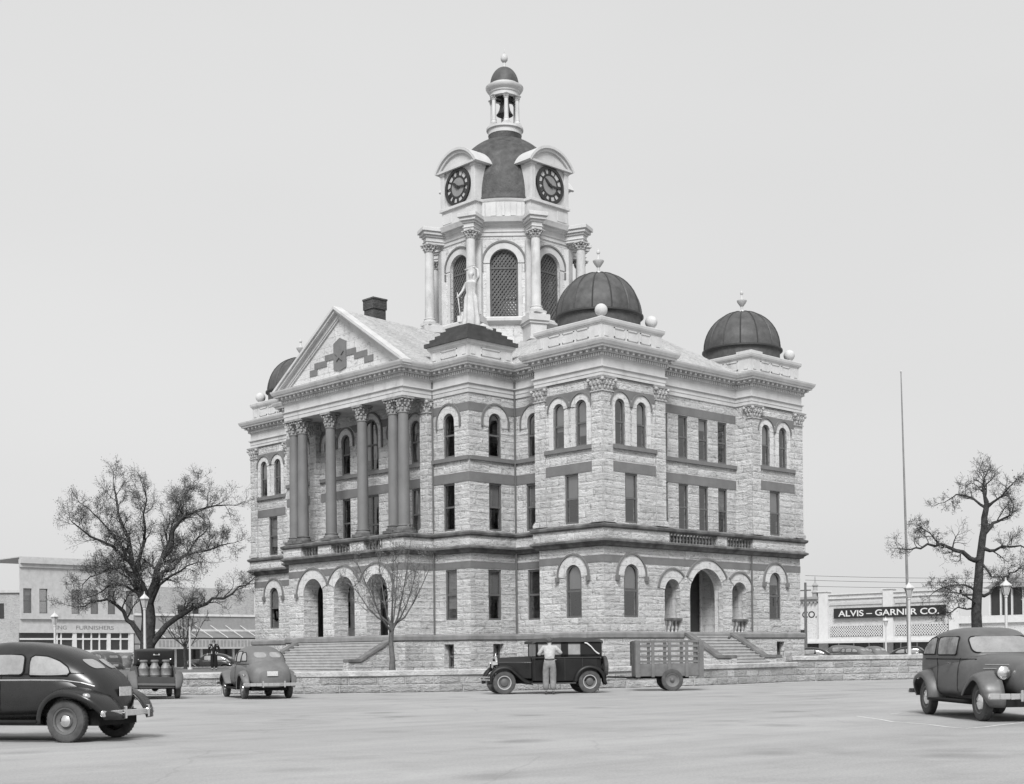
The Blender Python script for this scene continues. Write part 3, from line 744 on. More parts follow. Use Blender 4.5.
for k in range(8):
    t = pi/8+k*pi/4; d = Vector((cos(t), sin(t), 0)); tn = Vector((-sin(t), cos(t), 0)); C0 = Vector((XC, YC, 0))
    R = Matrix((d, tn, Vector((0, 0, 1)))).transposed()
    def bb(mb, r0, r1, w, z0, z1): mb.cbox(C0+d*(r0+r1)/2+Vector((0, 0, (z0+z1)/2)), (r1-r0, w, z1-z0), R)
    p = MB(); bb(p, 3.8, 5.12, .95, 18.2, 19.8); bb(p, 3.8, 5.2, 1.12, 19.8, 19.95); bb(p, 3.8, 5.28, 1.26, 19.95, 20.3); bb(p, 3.8, 5.1, .9, 20.3, 20.42); bb(p, 3.8, 5.2, 1.1, 18.9, 19.02)
    bb(p, 3.8, 4.12, .62, 20.42, 24.75)
    p.build('pier', TRIM, CH)
    cpos = C0+d*4.76
    column(cpos.x, cpos.y, 20.42, 25.1, .285, .42, name='tower_column', mat=TRIM, capmat=CARVE)
    p = MB(); bb(p, 3.8, 5.03, .62, 25.1, 25.5); bb(p, 3.8, 5.08, .72, 25.24, 25.3); bb(p, 3.8, 5.1, .78, 25.5, 25.62); bb(p, 3.8, 5.22, .98, 25.62, 25.8); bb(p, 3.8, 5.32, 1.16, 25.8, 26.02)
    p.build('entablature_block', TRIM, CH, bevel=.015)
# drum and big dome
dr = MB(); dr.lathe([(3.7, 26.0), (3.7, 26.12), (3.58, 26.14), (3.58, 27.02), (3.62, 27.06), (3.66, 27.2), (3.5, 27.26)], (XC, YC, 0), 64)
for k in range(40):
    t = 2*pi*k/40; p = (XC+3.6*cos(t), YC+3.6*sin(t), 26.6)
    dr.cbox(p, (.12, .14 if k % 2 else .3, .78), Matrix.Rotation(t, 3, 'Z'))
dr.build('drum', TRIM2, CH, smooth=True)
dm = MB(); dm.lathe([(3.66, 27.2), (3.66, 27.28)]+[(3.6*cos(a), 27.28+4.60*sin(a)) for a in [radians(1+(75-1)*i/22) for i in range(23)]], (XC, YC, 0), 64)
dm.lathe([(.98, 31.6), (.98, 32.03), (.5, 32.05)], (XC, YC, 0), 32)
dm.build('main_dome', DOME2, CH, smooth=True)
# clock dormers
cf = m_plain('clock face grey', .22, .08, .6, .3)
for k in range(4):
    t = k*pi/2; d = Vector((cos(t), sin(t), 0)); tn = Vector((sin(t), -cos(t), 0))*-1
    C0 = Vector((XC, YC, 0))
    # frame: u to the right when seen from outside, n outward from the dormer's face
    ur = Vector((-d.y, d.x, 0)); O = C0+d*3.68
    fr = (lambda O, ur, d: (lambda u, z, n: tuple(O+ur*u+d*n+Vector((0, 0, z)))))(O, ur, d)
    b = MB(); b.prism([(-1.5, 26.0), (1.5, 26.0), (1.5, 29.45), (-1.5, 29.45)], -2.2, 0, fr)
    for s in (-1, 1):
        b.prism([(s*1.34-.17, 27.2), (s*1.34+.17, 27.2), (s*1.34+.17, 29.3), (s*1.34-.17, 29.3)], -.4, .09, fr)
        b.prism([(s*1.34-.22, 29.1), (s*1.34+.22, 29.1), (s*1.34+.22, 29.4), (s*1.34-.22, 29.4)], -.4, .13, fr)
    b.prism([(-1.6, 27.04), (1.6, 27.04), (1.6, 27.2), (-1.6, 27.2)], -2, .14, fr); b.prism([(-1.58, 26.0), (1.58, 26.0), (1.58, 26.16), (-1.58, 26.16)], -2, .1, fr)
    for s in (-1, 1): b.prism([(s*1.02-.4, 26.3), (s*1.02+.4, 26.3), (s*1.02+.4, 26.9), (s*1.02-.4, 26.9)], -.1, .03, fr)
    dorm = b.build('clock_dormer', TRIM2, CH, bevel=.012)
    p = MB(); Rr = 1.93; zc = 30.25-Rr; a = math.asin(1.68/Rr)
    arcp = [(Rr*sin(-a+2*a*i/20), zc+Rr*cos(-a+2*a*i/20)) for i in range(21)]
    p.prism([(x*.93, z-.04) for x, z in arcp][::-1]+[(-1.6, 29.3), (1.6, 29.3)][::1], -2.6, .08, fr)
    p.prism([(-1.68, 29.24), (1.68, 29.24), (1.74, 29.36), (-1.74, 29.36)], -1.5, .26, fr)
    p.ring(0, zc, Rr-.02, Rr+.12, -2.6, .32, fr, pi/2-a-.03, pi/2+a+.03, 22); p.ring(0, zc, Rr-.18, Rr-.02, -.5, .2, fr, pi/2-a+.02, pi/2+a-.02, 22)
    p.build('segmental_pediment', TRIM2, dorm)
    zc = 28.2; r = 1.08
    fc = MB(); fc.add([fr(r*.98*cos(2*pi*i/48), zc+r*.98*sin(2*pi*i/48), .05) for i in range(48)], [tuple(range(48))]); ck = fc.build('clock_face', m_plain('clock white', .42, .1) if k == 0 else bpy.data.materials['clock white'], dorm, recalc=False)
    rg = MB(); rg.ring(0, zc, r*.83, r, 0, .12, fr, 0, 2*pi, 48); rg.ring(0, zc, r*.50, r*.60, 0, .075, fr, 0, 2*pi, 48)
    for h in range(60):
        if h % 5:
            continue
    num = {0: 'XII', 1: 'I', 2: 'II', 3: 'III', 4: 'IIII', 5: 'V', 6: 'VI', 7: 'VII', 8: 'VIII', 9: 'IX', 10: 'X', 11: 'XI'}
    for h in range(12):
        th = pi/2-h*pi/6; s = num[h]; wd = {'I': .068, 'V': .12, 'X': .12}; tot = sum(wd[c] for c in s); x = -tot/2
        rad = Vector((cos(th), sin(th))); tg = Vector((sin(th), -cos(th)))
        P = lambda a, q: (rad*(r*q)+tg*a)
        def stroke(a0, q0, a1, q1, w):
            p0, p1 = P(a0, q0), P(a1, q1); dd = (p1-p0).normalized(); nn = Vector((-dd.y, dd.x))*w/2
            rg.prism([((p0-nn).x, zc+(p0-nn).y), ((p1-nn).x, zc+(p1-nn).y), ((p1+nn).x, zc+(p1+nn).y), ((p0+nn).x, zc+(p0+nn).y)], .05, .075, fr)
        for c in s:
            w = wd[c]
            if c == 'I': stroke(x+w/2, .60, x+w/2, .86, .046)
            elif c == 'V': stroke(x+.01, .86, x+w/2, .6, .05); stroke(x+w-.01, .86, x+w/2, .6, .04)
            else: stroke(x+.01, .86, x+w-.01, .6, .05); stroke(x+w-.01, .86, x+.01, .6, .02)
            x += w
    rg.build('clock_numerals', BLACKP, ck)
    fd = MB(); fd.ring(0, zc, .001, r*.54, .04, .062, fr, 0, 2*pi, 40); fd.build('clock_centre', cf, ck)
    hd = MB()
    def hand(ang, L, w):
        rad = Vector((cos(ang), sin(ang))); nn = Vector((-rad.y, rad.x))
        pts = [-rad*.2-nn*w*.5, -rad*.2+nn*w*.5, rad*L*.55+nn*w, rad*L, rad*L*.55-nn*w]
        hd.prism([(p.x, zc+p.y) for p in pts], .1, .13, fr)
    hand(pi/2-radians(16*6), r*.78, .05); hand(pi/2-radians((10+16/60)*30), r*.55, .075)
    hd.ring(0, zc, .001, .09, .06, .15, fr, 0, 2*pi, 16); hd.build('clock_hands', BLACKP, ck)
# cupola
cu = MB(); cu.lathe([(.9, 32.02), (1.0, 32.04), (1.0, 32.3), (1.1, 32.34), (1.1, 32.46), (.2, 32.5)], (XC, YC, 0), 40)
cu.lathe([(.6, 34.27), (.86, 34.29), (.86, 34.49), (.92, 34.53), (.92, 34.63), (1.04, 34.7), (1.12, 34.84), (1.12, 34.92), (.86, 35.04), (.86, 35.08), (.4, 35.08)], (XC, YC, 0), 40)
cu.build('cupola_ring', TRIM2, CH, smooth=True, angle=30)
for k in range(6):
    t = radians(227+7)+k*pi/3; column(XC+.8*cos(t), YC+.8*sin(t), 32.48, 34.3, .13, .28, name='cupola_column', mat=TRIM2, capmat=CARVE)
cu = MB(); cu.lathe([(.85*cos(a*pi/2/12)+1e-4, 35.05+1.1*sin(a*pi/2/12)) for a in range(13)], (XC, YC, 0), 32); cu.build('cupola_dome', DOME, CH, smooth=True)
cu = MB(); cu.lathe([(.12, 36.1), (.08, 36.26), (.07, 36.44), (.12, 36.46), (.2, 36.56), (.215, 36.7), (.18, 36.84), (.06, 36.92), (.035, 36.98), (.02, 37.25), (.001, 37.32)], (XC, YC, 0), 20); cu.build('cupola_finial', TRIM, CH, smooth=True)
be = MB(); be.lathe([(.001, 34.12), (.16, 34.1), (.26, 34.0), (.29, 33.8), (.33, 33.58), (.44, 33.38), (.5, 33.3), (.46, 33.28), (.3, 33.55), (.001, 33.9)], (XC, YC, 0), 24)
be.bar((XC-.8, YC, 34.2), (XC+.8, YC, 34.2), .12); be.bar((XC, YC, 33.2), (XC, YC, 34.1), .04)
be.tube([(XC, YC, 32.5), (XC, YC, 33.1)], .07, 8)
bl = be.build('tower_bell', BRONZE, None, smooth=True, loc=(XC, YC, 33.2)); tag(bl, 'dark bronze bell hanging between the white columns of the topmost cupola', 'bell')
# ---- porches, doors and stairs
iw = MB()
def q4(mb, *p): mb.add(p, [(0, 1, 2, 3)])
zf = 2.3
# vestibule on the short side, three bays
fr, _ = frame((4.2, 1.95), (11.4, 1.95)); wall(iw, fr, 0, 7.2, zf, 6.2, [(3.6, 1.75, zf, 5.5, 0)], .2)
for x in (4.35, 5.78, 9.72, 11.2):
    iw.box(x-.06, x+.06, .66, 1.95, zf, 6.2)
iw.box(4.2, 11.3, .64, 2.0, 6.1, 6.2)
# porch behind the three portico arches
fr, _ = frame((-1.05, 20.3), (-1.05, 10.1)); wall(iw, fr, 0, 10.2, 2.0, 6.2, [(5.1, 1.25, 2.0, 5.3, 0), (1.1, .5, 2.9, 5.2, 0), (9.1, .5, 2.9, 5.2, 0)], .2)
iw.box(-3.1, -1.0, 10.08, 10.2, 2.0, 6.2); iw.box(-3.1, -2.75, 20.2, 20.32, 2.0, 6.2); iw.box(-1.55, -1.0, 20.2, 20.32, 2.0, 6.2); iw.box(-2.75, -1.55, 20.2, 20.32, 5.4, 6.2)
iw.box(-3.1, -1.0, 10.1, 20.3, 6.1, 6.2)
iw.build('porch_inner_wall', STONE2, CH)
# inner face of the arcades
ia = MB()
fr, L = frame((0+.08, .62), (LB-.08, .62)); 
wall(ia, fr, 4.2, 11.3, zf, 6.2, [(5.06-.08, .6, 2.34, 4.99, 1), (7.75-.08, 1.33, 2.34, 5.61, 1), (10.47-.08, .6, 2.34, 4.99, 1)], -.26)
fr, L = frame((PX+1.0, LA-Y1-.08), (PX+1.0, Y1+.08)); wall(ia, fr, 0, L, 2.0, 6.2, [(L/2+d, .92, 2.0, 5.55, 1) for d in (-2.85, 0, 2.85)], .02)
ia.build('arcade_inner_face', STONE2, CH, recalc=False)
fl = MB(); fl.box(4.2, 11.3, .0, 2.2, zf-.1, zf); fl.box(PX+.0, -1.0, Y1+.1, LA-Y1-.1, 1.9, 2.02); fl.build('porch_floor', STONE2, CH)
def door(fr, uc, hw, b, t, n):
    m = MB(); m.prism([(uc-hw, b), (uc+hw, b), (uc+hw, t), (uc-hw, t)], n-.1, n, fr)
    for a in (-hw, -.5*hw, 0, .5*hw, hw): m.prism([(uc+a-.06, b), (uc+a+.06, b), (uc+a+.06, t), (uc+a-.06, t)], n, n+.05, fr)
    for z in (b, b+1.0, t-1.0, t-.12): m.prism([(uc-hw, z), (uc+hw, z), (uc+hw, z+.12), (uc-hw, z+.12)], n, n+.045, fr)
    o = m.build('door', DOOR, CH)
    h = MB(); h.ball(fr(uc+.18, b+1.02, n+.09), .04, 8); h.build('handle', BRONZE, o)
fr, _ = frame((4.2, 1.95), (11.4, 1.95)); door(fr, 3.6, 1.75, zf, 5.5, -.12)
fr, _ = frame((-1.05, 20.3), (-1.05, 10.1)); door(fr, 5.1, 1.25, 2.0, 5.3, -.12)
window(CH, fr, 1.1, .5, 2.9, 5.2, 0, .1, blind=0); window(CH, fr, 9.1, .5, 2.9, 5.2, 0, .1, blind=0)
fr, _ = frame((-2.8, 20.3), (-1.5, 20.3)); door(fr, .65, .62, 2.0, 5.4, .0)
sb = MB(); sr = MB()
fr0, _ = frame((0, 0), (LB, 0))
for u in (5.06, 10.47):
    sr.prism([(u-.64, 2.92), (u+.64, 2.92), (u+.64, 3.04), (u-.64, 3.04)], -.5, .02, fr0)
    baluster_run(sb, fr0, u-.58, u+.58, 2.36, 2.92, -.25, .09, .27)
sb.build('porch_baluster', TRIM, CH)
# stairs
sp = MB()
def stairs(mk, w0, w1, z_top, n, tread, out0):
    rise = (z_top-BG)/n
    for k in range(n):
        a = out0+tread*k; mk(sp, w0, w1, a, out0+tread*(n), z_top-rise*(k+1)-.001 if k < n else BG, z_top-rise*k)
def mkB(mb, w0, w1, a, b, z0, z1): mb.box(w0, w1, -b, -a, BG-.2, z1) if False else mb.box(w0, w1, -(a+tr_), -a+.02, BG-.2, z1)
tr_ = .29; n = 11; rise = (2.3-BG)/n
for k in range(n): sp.box(6.42, 9.05, .35-tr_*(k+1), .35-tr_*k, 1.0, 2.3-rise*k-.004) if k < 2 else sp.box(6.15, 9.45, .35-tr_*(k+1), .35-tr_*k+.0, BG-.2, 2.3-rise*k)
for k in range(n):
    zt = 2.3-rise*k-(.004 if k < 2 else 0); w_ = (6.42, 9.05) if k < 2 else (6.15, 9.45); sp.box(w_[0]+.004, w_[1]-.004, .35-tr_*(k+1)-.035, .35-tr_*(k+1)+.02, zt-.05, zt+.003)
sp.build('steps', STEP, CH); sp = MB()
n2 = 10; rise2 = (2.02-BG)/n2
for k in range(n2): sp.box(PX+.1-.30*(k+1), PX+.1-.30*k+.0, 11.3, LA-11.3, BG-.2, 2.02-rise2*k)
for k in range(n2): zt = 2.02-rise2*k; sp.box(PX+.1-.30*(k+1)-.035, PX+.1-.30*(k+1)+.02, 11.304, LA-11.304, zt-.05, zt+.003)
sp.build('steps', STEP, CH)
RAIL = m_plain('stair rail stone', .16, .3, .9, .15, scale=2, stain=.3)
def cheek(ax, w0, w1, pts):              # pts: (outward distance, z) of the sloping top
    ck_ = MB(); rl = MB()
    top = pts; poly = [(top[0][0], BG-.2)]+top+[(top[-1][0], BG-.2)]
    if ax == 'y': f = lambda u, z, n: (w0+n*(w1-w0), -u, z)
    else: f = lambda u, z, n: (PX-u, w0+n*(w1-w0), z)
    ck_.prism(poly, 0, 1, f)
    rr = [(p[0], p[1]-.001) for p in top]
    rl.prism(rr+[(p[0], p[1]+.17) for p in reversed(rr)], -.16, 1.16, f)
    o = ck_.build('stair_cheek', STONE, CH); rl.build('stair_rail', RAIL, o, bevel=.03)
for x in (5.75, 9.45): cheek('y', x, x+.4, [(-.05, 2.16), (.22, 2.14), (2.2, 1.0), (3.05, 1.0)])
for y in (10.9, LA-11.3): cheek('x', y, y+.4, [(.0, 1.95), (.3, 1.9), (2.1, .98), (2.85, .98)])
sr.build('porch_rail', LEDGE, CH)
# drain pipes
dp = MB()
dp.tube([(LB-B_-.12, -.02, 2.4), (LB-B_-.12, -.02, 6.4)], .05, 6); dp.tube([(Q2-.1, Y2-.1, 2.4), (Q2-.1, Y2-.1, 15.3)], .05, 6); dp.tube([(Q_-.06, Y1-.06, 2.4), (Q_-.06, Y1-.06, 15.3)], .045, 6)
v = octo(4.1)[5]; dp.tube([(v[0]+.35, v[1]-.0, 20.4), (v[0]+.35, v[1], 25.9)], .05, 6)
dp.build('drain_pipe', FRAME, CH)
# ================================================================ ground, walls, street
def at(px, D, z=0.0):                    # ground position seen in column px at distance D along the view
    t = (px-532)/FPX; v = CAM+fwd*D+rgt*(t*D); return Vector((v.x, v.y, z))
def heading(lat, dep):                   # world angle of a direction given as (to the right, away)
    d = rgt*lat+fwd*dep; return math.atan2(d.y, d.x)
def m_ground(name, v, spots=.25, sc=.25, rough=.9, fine=40, bmp=.01):
    m, t, b = mat_base(name, rough, .2); o = coords(t, 'Object')
    c = ramp(t, noise_(t, o, sc, 8, .62), .3, .7, v*.86, v*1.12)
    c = mul(t, c, ramp(t, noise_(t, o, fine, 3, .7), .3, .62, .78, 1.06))
    c = mul(t, c, ramp(t, noise_(t, coords(t, 'Object', (.35, 1, 1)), 1.1, 9, .7), .58, .74, 1.0, 1-spots))
    t.links.new(c, b.inputs['Base Color']); bump(t, b, noise_(t, o, fine, 4, .7), bmp); return m
def m_street():
    m, t, b = mat_base('worn pale asphalt', .9, .2); o = coords(t, 'Object'); v = .318
    rot = N(t, 'ShaderNodeMapping'); rot.inputs['Rotation'].default_value = (0, 0, -heading(1, .28)); rot.inputs['Scale'].default_value = (.06, .9, 1); t.links.new(o, rot.inputs[0])
    c = ramp(t, noise_(t, o, .22, 8, .6), .3, .7, v*.88, v*1.1)
    c = mul(t, c, ramp(t, noise_(t, rot.outputs[0], 1.3, 8, .65), .35, .7, .90, 1.06))        # wear along the traffic
    c = mul(t, c, ramp(t, noise_(t, o, 26, 3, .7), .3, .62, .84, 1.06))
    c = mul(t, c, ramp(t, noise_(t, o, 3.1, 6, .7), .62, .72, 1.0, .86))
    vo = N(t, 'ShaderNodeTexVoronoi', feature='DISTANCE_TO_EDGE'); vo.inputs['Scale'].default_value = .19
    wv = N(t, 'ShaderNodeMixRGB'); wv.inputs[0].default_value = .35; nz = N(t, 'ShaderNodeTexNoise'); nz.inputs['Scale'].default_value = .7; t.links.new(o, nz.inputs['Vector']); t.links.new(o, wv.inputs[1]); t.links.new(nz.outputs['Color'], wv.inputs[2]); t.links.new(wv.outputs[0], vo.inputs['Vector'])
    c = mul(t, c, ramp(t, vo.outputs['Distance'], .001, .004, .78, 1.0), .5)
    vo2 = N(t, 'ShaderNodeTexVoronoi'); vo2.inputs['Scale'].default_value = .55; t.links.new(wv.outputs[0], vo2.inputs['Vector'])
    c = mul(t, c, mul(t, ramp(t, vo2.outputs['Distance'], .06, .22, .62, 1.0), ramp(t, noise_(t, o, .9, 4), .45, .6, 1.0, 1.0)), .7)
    c = mul(t, c, ramp(t, noise_(t, o, 60, 3, .8), .3, .52, .80, 1.04))
    c = mul(t, c, ramp(t, noise_(t, o, .55, 5, .6), .52, .68, 1.02, .88))
    t.links.new(c, b.inputs['Base Color']); bump(t, b, noise_(t, o, 40, 4, .7), .006); return m
gm = MB(); gm.add([(-900,-600,0),(1500,-600,0),(1500,1500,0),(-900,1500,0)], [(0,1,2,3)])
tag(gm.build('street', m_street()), kind='structure')
WP = [(-24.0, 43.5), (-27.2, 40), (-27.5, 16), (-26.9, 8), (-25.4, 2.6), (-22.4, -1.3), (-19.4, -4.4), (-16.0, -6.9), (-12.0, -8.7), (-7.5, -9.75), (-2.9, -9.9), (2.2, -9.35)]
WP2 = [(2.2, -9.1), (8, -11.3), (14, -12.4), (24, -12.9), (46, -13.0), (46, 43.5)]
LAWN = m_ground('winter lawn', .17, .35, .5, fine=18, bmp=.05)
lw = MB(); P = WP[::-1][::-1]
poly = WP+WP2[1:]
ar_ = sum(p[0]*q[1]-q[0]*p[1] for p, q in zip(poly, poly[1:]+poly[:1]))
poly = [(p.x, p.y) for p in offset_poly([p for p in poly], -.22 if ar_ > 0 else .22)]
lw.add([(x, y, BG+.0) for x, y in poly], [tuple(range(len(poly)))]); tag(lw.build('lawn', LAWN), kind='structure')
# walk from the short side steps and in front of the portico
wk = MB(); wk.box(5.9, 9.7, -9.3, -2.8, BG-.05, BG+.012); wk.box(-26, -6.9, 13.5, 17, BG-.05, BG+.012); wk.box(-6.9, -6.2, 11, 19.4, BG-.05, BG+.016)
tag(wk.build('path', m_plain('concrete path', .42, .1, .9, .2, stain=.2)), kind='structure')
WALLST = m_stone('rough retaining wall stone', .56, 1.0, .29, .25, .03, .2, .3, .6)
COPE = m_plain('wall coping stone', .40, .25, .9, .15, scale=2.5, bmp=.06, fine=9, stain=.25)
def path_wall(mb, cp, P, h0, h1, th=.42):
    n = len(P); L = [Vector(p) for p in P]
    nn = []
    for i in range(n):
        a = L[max(0, i-1)]; b = L[min(n-1, i+1)]; d = (b-a).normalized(); nn.append(Vector((d.y, -d.x)))
    sub = []
    for i in range(n-1):
        for k in range(6): sub.append((L[i].lerp(L[i+1], k/6), nn[i].lerp(nn[i+1], k/6), (i+k/6)/(n-1)))
    sub.append((L[-1], nn[-1], 1.0))
    rows = []; cr = []
    for j, (p, q, f) in enumerate(sub):
        h = h0+(h1-h0)*f; e = .02*sin(j*7.3)
        rows.append([(p.x+q.x*0, p.y+q.y*0, -.2), (p.x, p.y, h-.16), (p.x-q.x*th, p.y-q.y*th, h-.16), (p.x-q.x*th, p.y-q.y*th, .2)])
        o = .06+e
        cr.append([(p.x+q.x*o, p.y+q.y*o, h-.18), (p.x+q.x*(o+.01), p.y+q.y*(o+.01), h-.03), (p.x+q.x*(o-.03), p.y+q.y*(o-.03), h), (p.x-q.x*(th+.05), p.y-q.y*(th+.05), h+.005), (p.x-q.x*(th+.05), p.y-q.y*(th+.05), h-.18)])
    for m_, R_s, k in ((mb, rows, 4), (cp, cr, 5)):
        vs = [p for r in R_s for p in r]; fs = []
        for i in range(len(R_s)-1):
            for j in range(k): fs.append((i*k+j, (i+1)*k+j, (i+1)*k+(j+1) % k, i*k+(j+1) % k))
        fs += [tuple(range(k)), tuple((len(R_s)-1)*k+j for j in reversed(range(k)))]
        m_.add(vs, fs)
def stonewall(P, h0, h1, label):
    t = thing('retaining_wall', label, 'wall', (P[0][0], P[0][1], 0)); t.location = (0, 0, 0)
    m1, m2 = MB(), MB(); path_wall(m1, m2, P, h0, h1); m1.build('wall_face', WALLST, t); m2.build('coping', COPE, t)
stonewall(WP[1:], .70, .86, 'long low rough stone retaining wall curving round the lawn behind the black sedan')
stonewall(WP2[:-1], 1.12, 1.14, 'taller stretch of rough stone wall with pale coping, behind the grey two door sedan')
stonewall([(46, -13), (46, 43.5)], .7, .7, 'far stretch of low stone wall along the lawn in front of the white painted shop')
stonewall([(46, 43.5), (-24, 43.5), (-27.2, 40)], .62, .62, 'low stone wall along the back of the lawn behind the big spreading oak')
# gutter strip at the foot of the wall and painted line on the street
def strip(name, pts, w, z, mat, kind='structure', label=None, cat=None):
    mb = MB(); n = len(pts); L = [Vector((p[0], p[1])) for p in pts]; vs = []
    for i in range(n):
        a = L[max(0, i-1)]; b = L[min(n-1, i+1)]; d = (b-a).normalized(); q = Vector((d.y, -d.x)); vs += [(L[i].x+q.x*w/2, L[i].y+q.y*w/2, z), (L[i].x-q.x*w/2, L[i].y-q.y*w/2, z)]
    mb.add(vs, [(2*i, 2*i+2, 2*i+3, 2*i+1) for i in range(n-1)]); o = mb.build(name, mat); tag(o, label, cat, None, kind); return o
q = [Vector(p) for p in WP[2:]]+[Vector(p) for p in WP2[1:5]]
strip('gutter', [(a.x-(.3 if a.x < -15 else 0), a.y-.33) for a in q], .5, .004, m_plain('gutter concrete', .46, .15, .9, .2, stain=.2))
CHK = m_plain('faded white paint', .62, .2, .9, .2, scale=6)
def gp(px, py): p = unproj(px, py, 'z', 0); return (p.x, p.y)
strip('road_marking', [gp(*p) for p in ((857, 716.2), (866, 717.6), (880, 719.5), (893, 722), (905, 722.8), (930, 724.8), (950, 727.3), (966, 728.6), (985, 727), (1000, 725), (1030, 722))], .055, .004, CHK)
strip('road_marking', [gp(*p) for p in ((891, 714.2), (900, 713.2), (912, 713.2), (925, 712))], .05, .004, CHK)
# pavements and roads beyond the square
PAVE = m_plain('pavement concrete', .4, .12, .9, .2, stain=.2)
pv = MB(); pv.box(88.5, 93.0, -60, 120, -.1, .14); pv.box(-90, 88.5, 92.5, 97.0, -.1, .14); tag(pv.build('pavement', PAVE), kind='structure')
# ================================================================ street lamps, poles
LAMPM = m_plain('lamp post paint', .5, .08, .6, .3); LAMPG = m_plain('frosted lamp glass', .38, .1, .3, .5)
def lamp_post(label, loc, H=4.4, first=[None]):
    if first[0] is not None:
        o = copy_tree(first[0]); o.location = loc; o['label'] = label; return o
    o = thing('street_lamp', label, 'street lamp', loc, 0, 'lamp posts around the courthouse square'); first[0] = o
    m = MB(); m.lathe([(.2, 0), (.2, .18), (.15, .26), (.13, .5), (.1, .6), (.085, 1.2), (.07, H-.85), (.1, H-.82), (.1, H-.74), (.06, H-.7)], (0, 0, 0), 12); m.build('post', LAMPM, o, smooth=True, angle=40)
    m = MB(); m.lathe([(.12, H-.7), (.24, H-.22), (.24, H-.2)], (0, 0, 0), 6); m.build('lantern', LAMPG, o)
    m = MB(); m.lathe([(.30, H-.22), (.31, H-.17), (.2, H-.06), (.1, H+.02), (.04, H+.1), (.02, H+.22), (.001, H+.25)], (0, 0, 0), 6); m.build('lantern_cap', LAMPM, o)
    m = MB()
    for k in range(6): t = k*pi/3; m.bar((.12*cos(t), .12*sin(t), H-.7), (.245*cos(t), .245*sin(t), H-.2), .025)
    m.build('lantern_frame', LAMPM, o); return o
lamp_post('pale lamp post with hexagonal lantern in front of the big oak trunk', at(145, 80, BG))
lamp_post('pale lamp post partly behind the rounded roof of the dark sedan', at(55, 95, 0))
lamp_post('pale lamp post with the tall flagpole rising behind its lantern', at(909.5, 76, BG))
lamp_post('small distant lamp post in front of the lettered shop sign', at(886, 141, .14))
lamp_post('pale lamp post beside the bare tree, behind the hood of the grey two door sedan', at(1006.5, 74, BG))
fp = thing('flagpole', 'very tall thin bare flagpole standing behind a lamp post', 'flagpole', at(909, 88, BG))
m = MB(); m.tube([(0, 0, 0), tuple(rgt*-.12+Vector((0, 0, 8))), tuple(rgt*-.34+Vector((0, 0, 18.6)))], [.11, .08, .035], 8); m.build('pole', m_plain('weathered pole', .22, .2, .7, .2), fp, smooth=True)
m = MB(); m.ball(tuple(rgt*-.34+Vector((0, 0, 18.65))), .07, 8); m.build('finial', LAMPM, fp, smooth=True)
tp = thing('white_post', 'thin white post on the lawn beside the small bare tree', 'post', at(190, 86, BG))
m = MB(); m.lathe([(.16, 0), (.16, .08), (.07, .12), (.06, 2.6), (.08, 2.64), (.001, 2.7)], (0, 0, 0), 8); m.build('post', LAMPM, tp)
WOOD = m_plain('utility pole wood', .12, .3, .9, .1, scale=3)
up_ = thing('utility_pole', 'dark wooden utility pole carrying wires beside the courthouse corner', 'utility pole', at(806, 140, 0))
m = MB(); m.tube([(0, 0, 0), (0, 0, 8.3)], [.17, .12], 8); m.build('pole', WOOD, up_, smooth=True)
m = MB(); m.cbox((0, 0, 7.5), (.12, 1.3, .12)); m.build('crossarm', WOOD, up_)
for k, (dz0, dz1, D0, D1) in enumerate(((575.5, 575, 150, 150), (580, 579.5, 150, 150), (586, 583.5, 140, 140))):
    a = at(806, 140, 0); z0 = CAM.z+(650.6-dz0)*140/FPX; b = at(1120, 128, 0); z1 = CAM.z+(648-dz1-1.5)*128/FPX
    m = MB(); pts = []
    for i in range(25):
        f = i/24; p = a.lerp(b, f); pts.append((p.x, p.y, z0+(z1-z0)*f-1.6*f*(1-f)*.6))
    m.tube(pts, .018, 4, caps=False); tag(m.build('overhead_wire', DARK), ['topmost thin wire crossing the sky towards the bare tree', 'middle thin wire crossing the sky towards the bare tree', 'lowest overhead wire, hung above the white painted shop'][k], 'wire', 'wires over the shops')
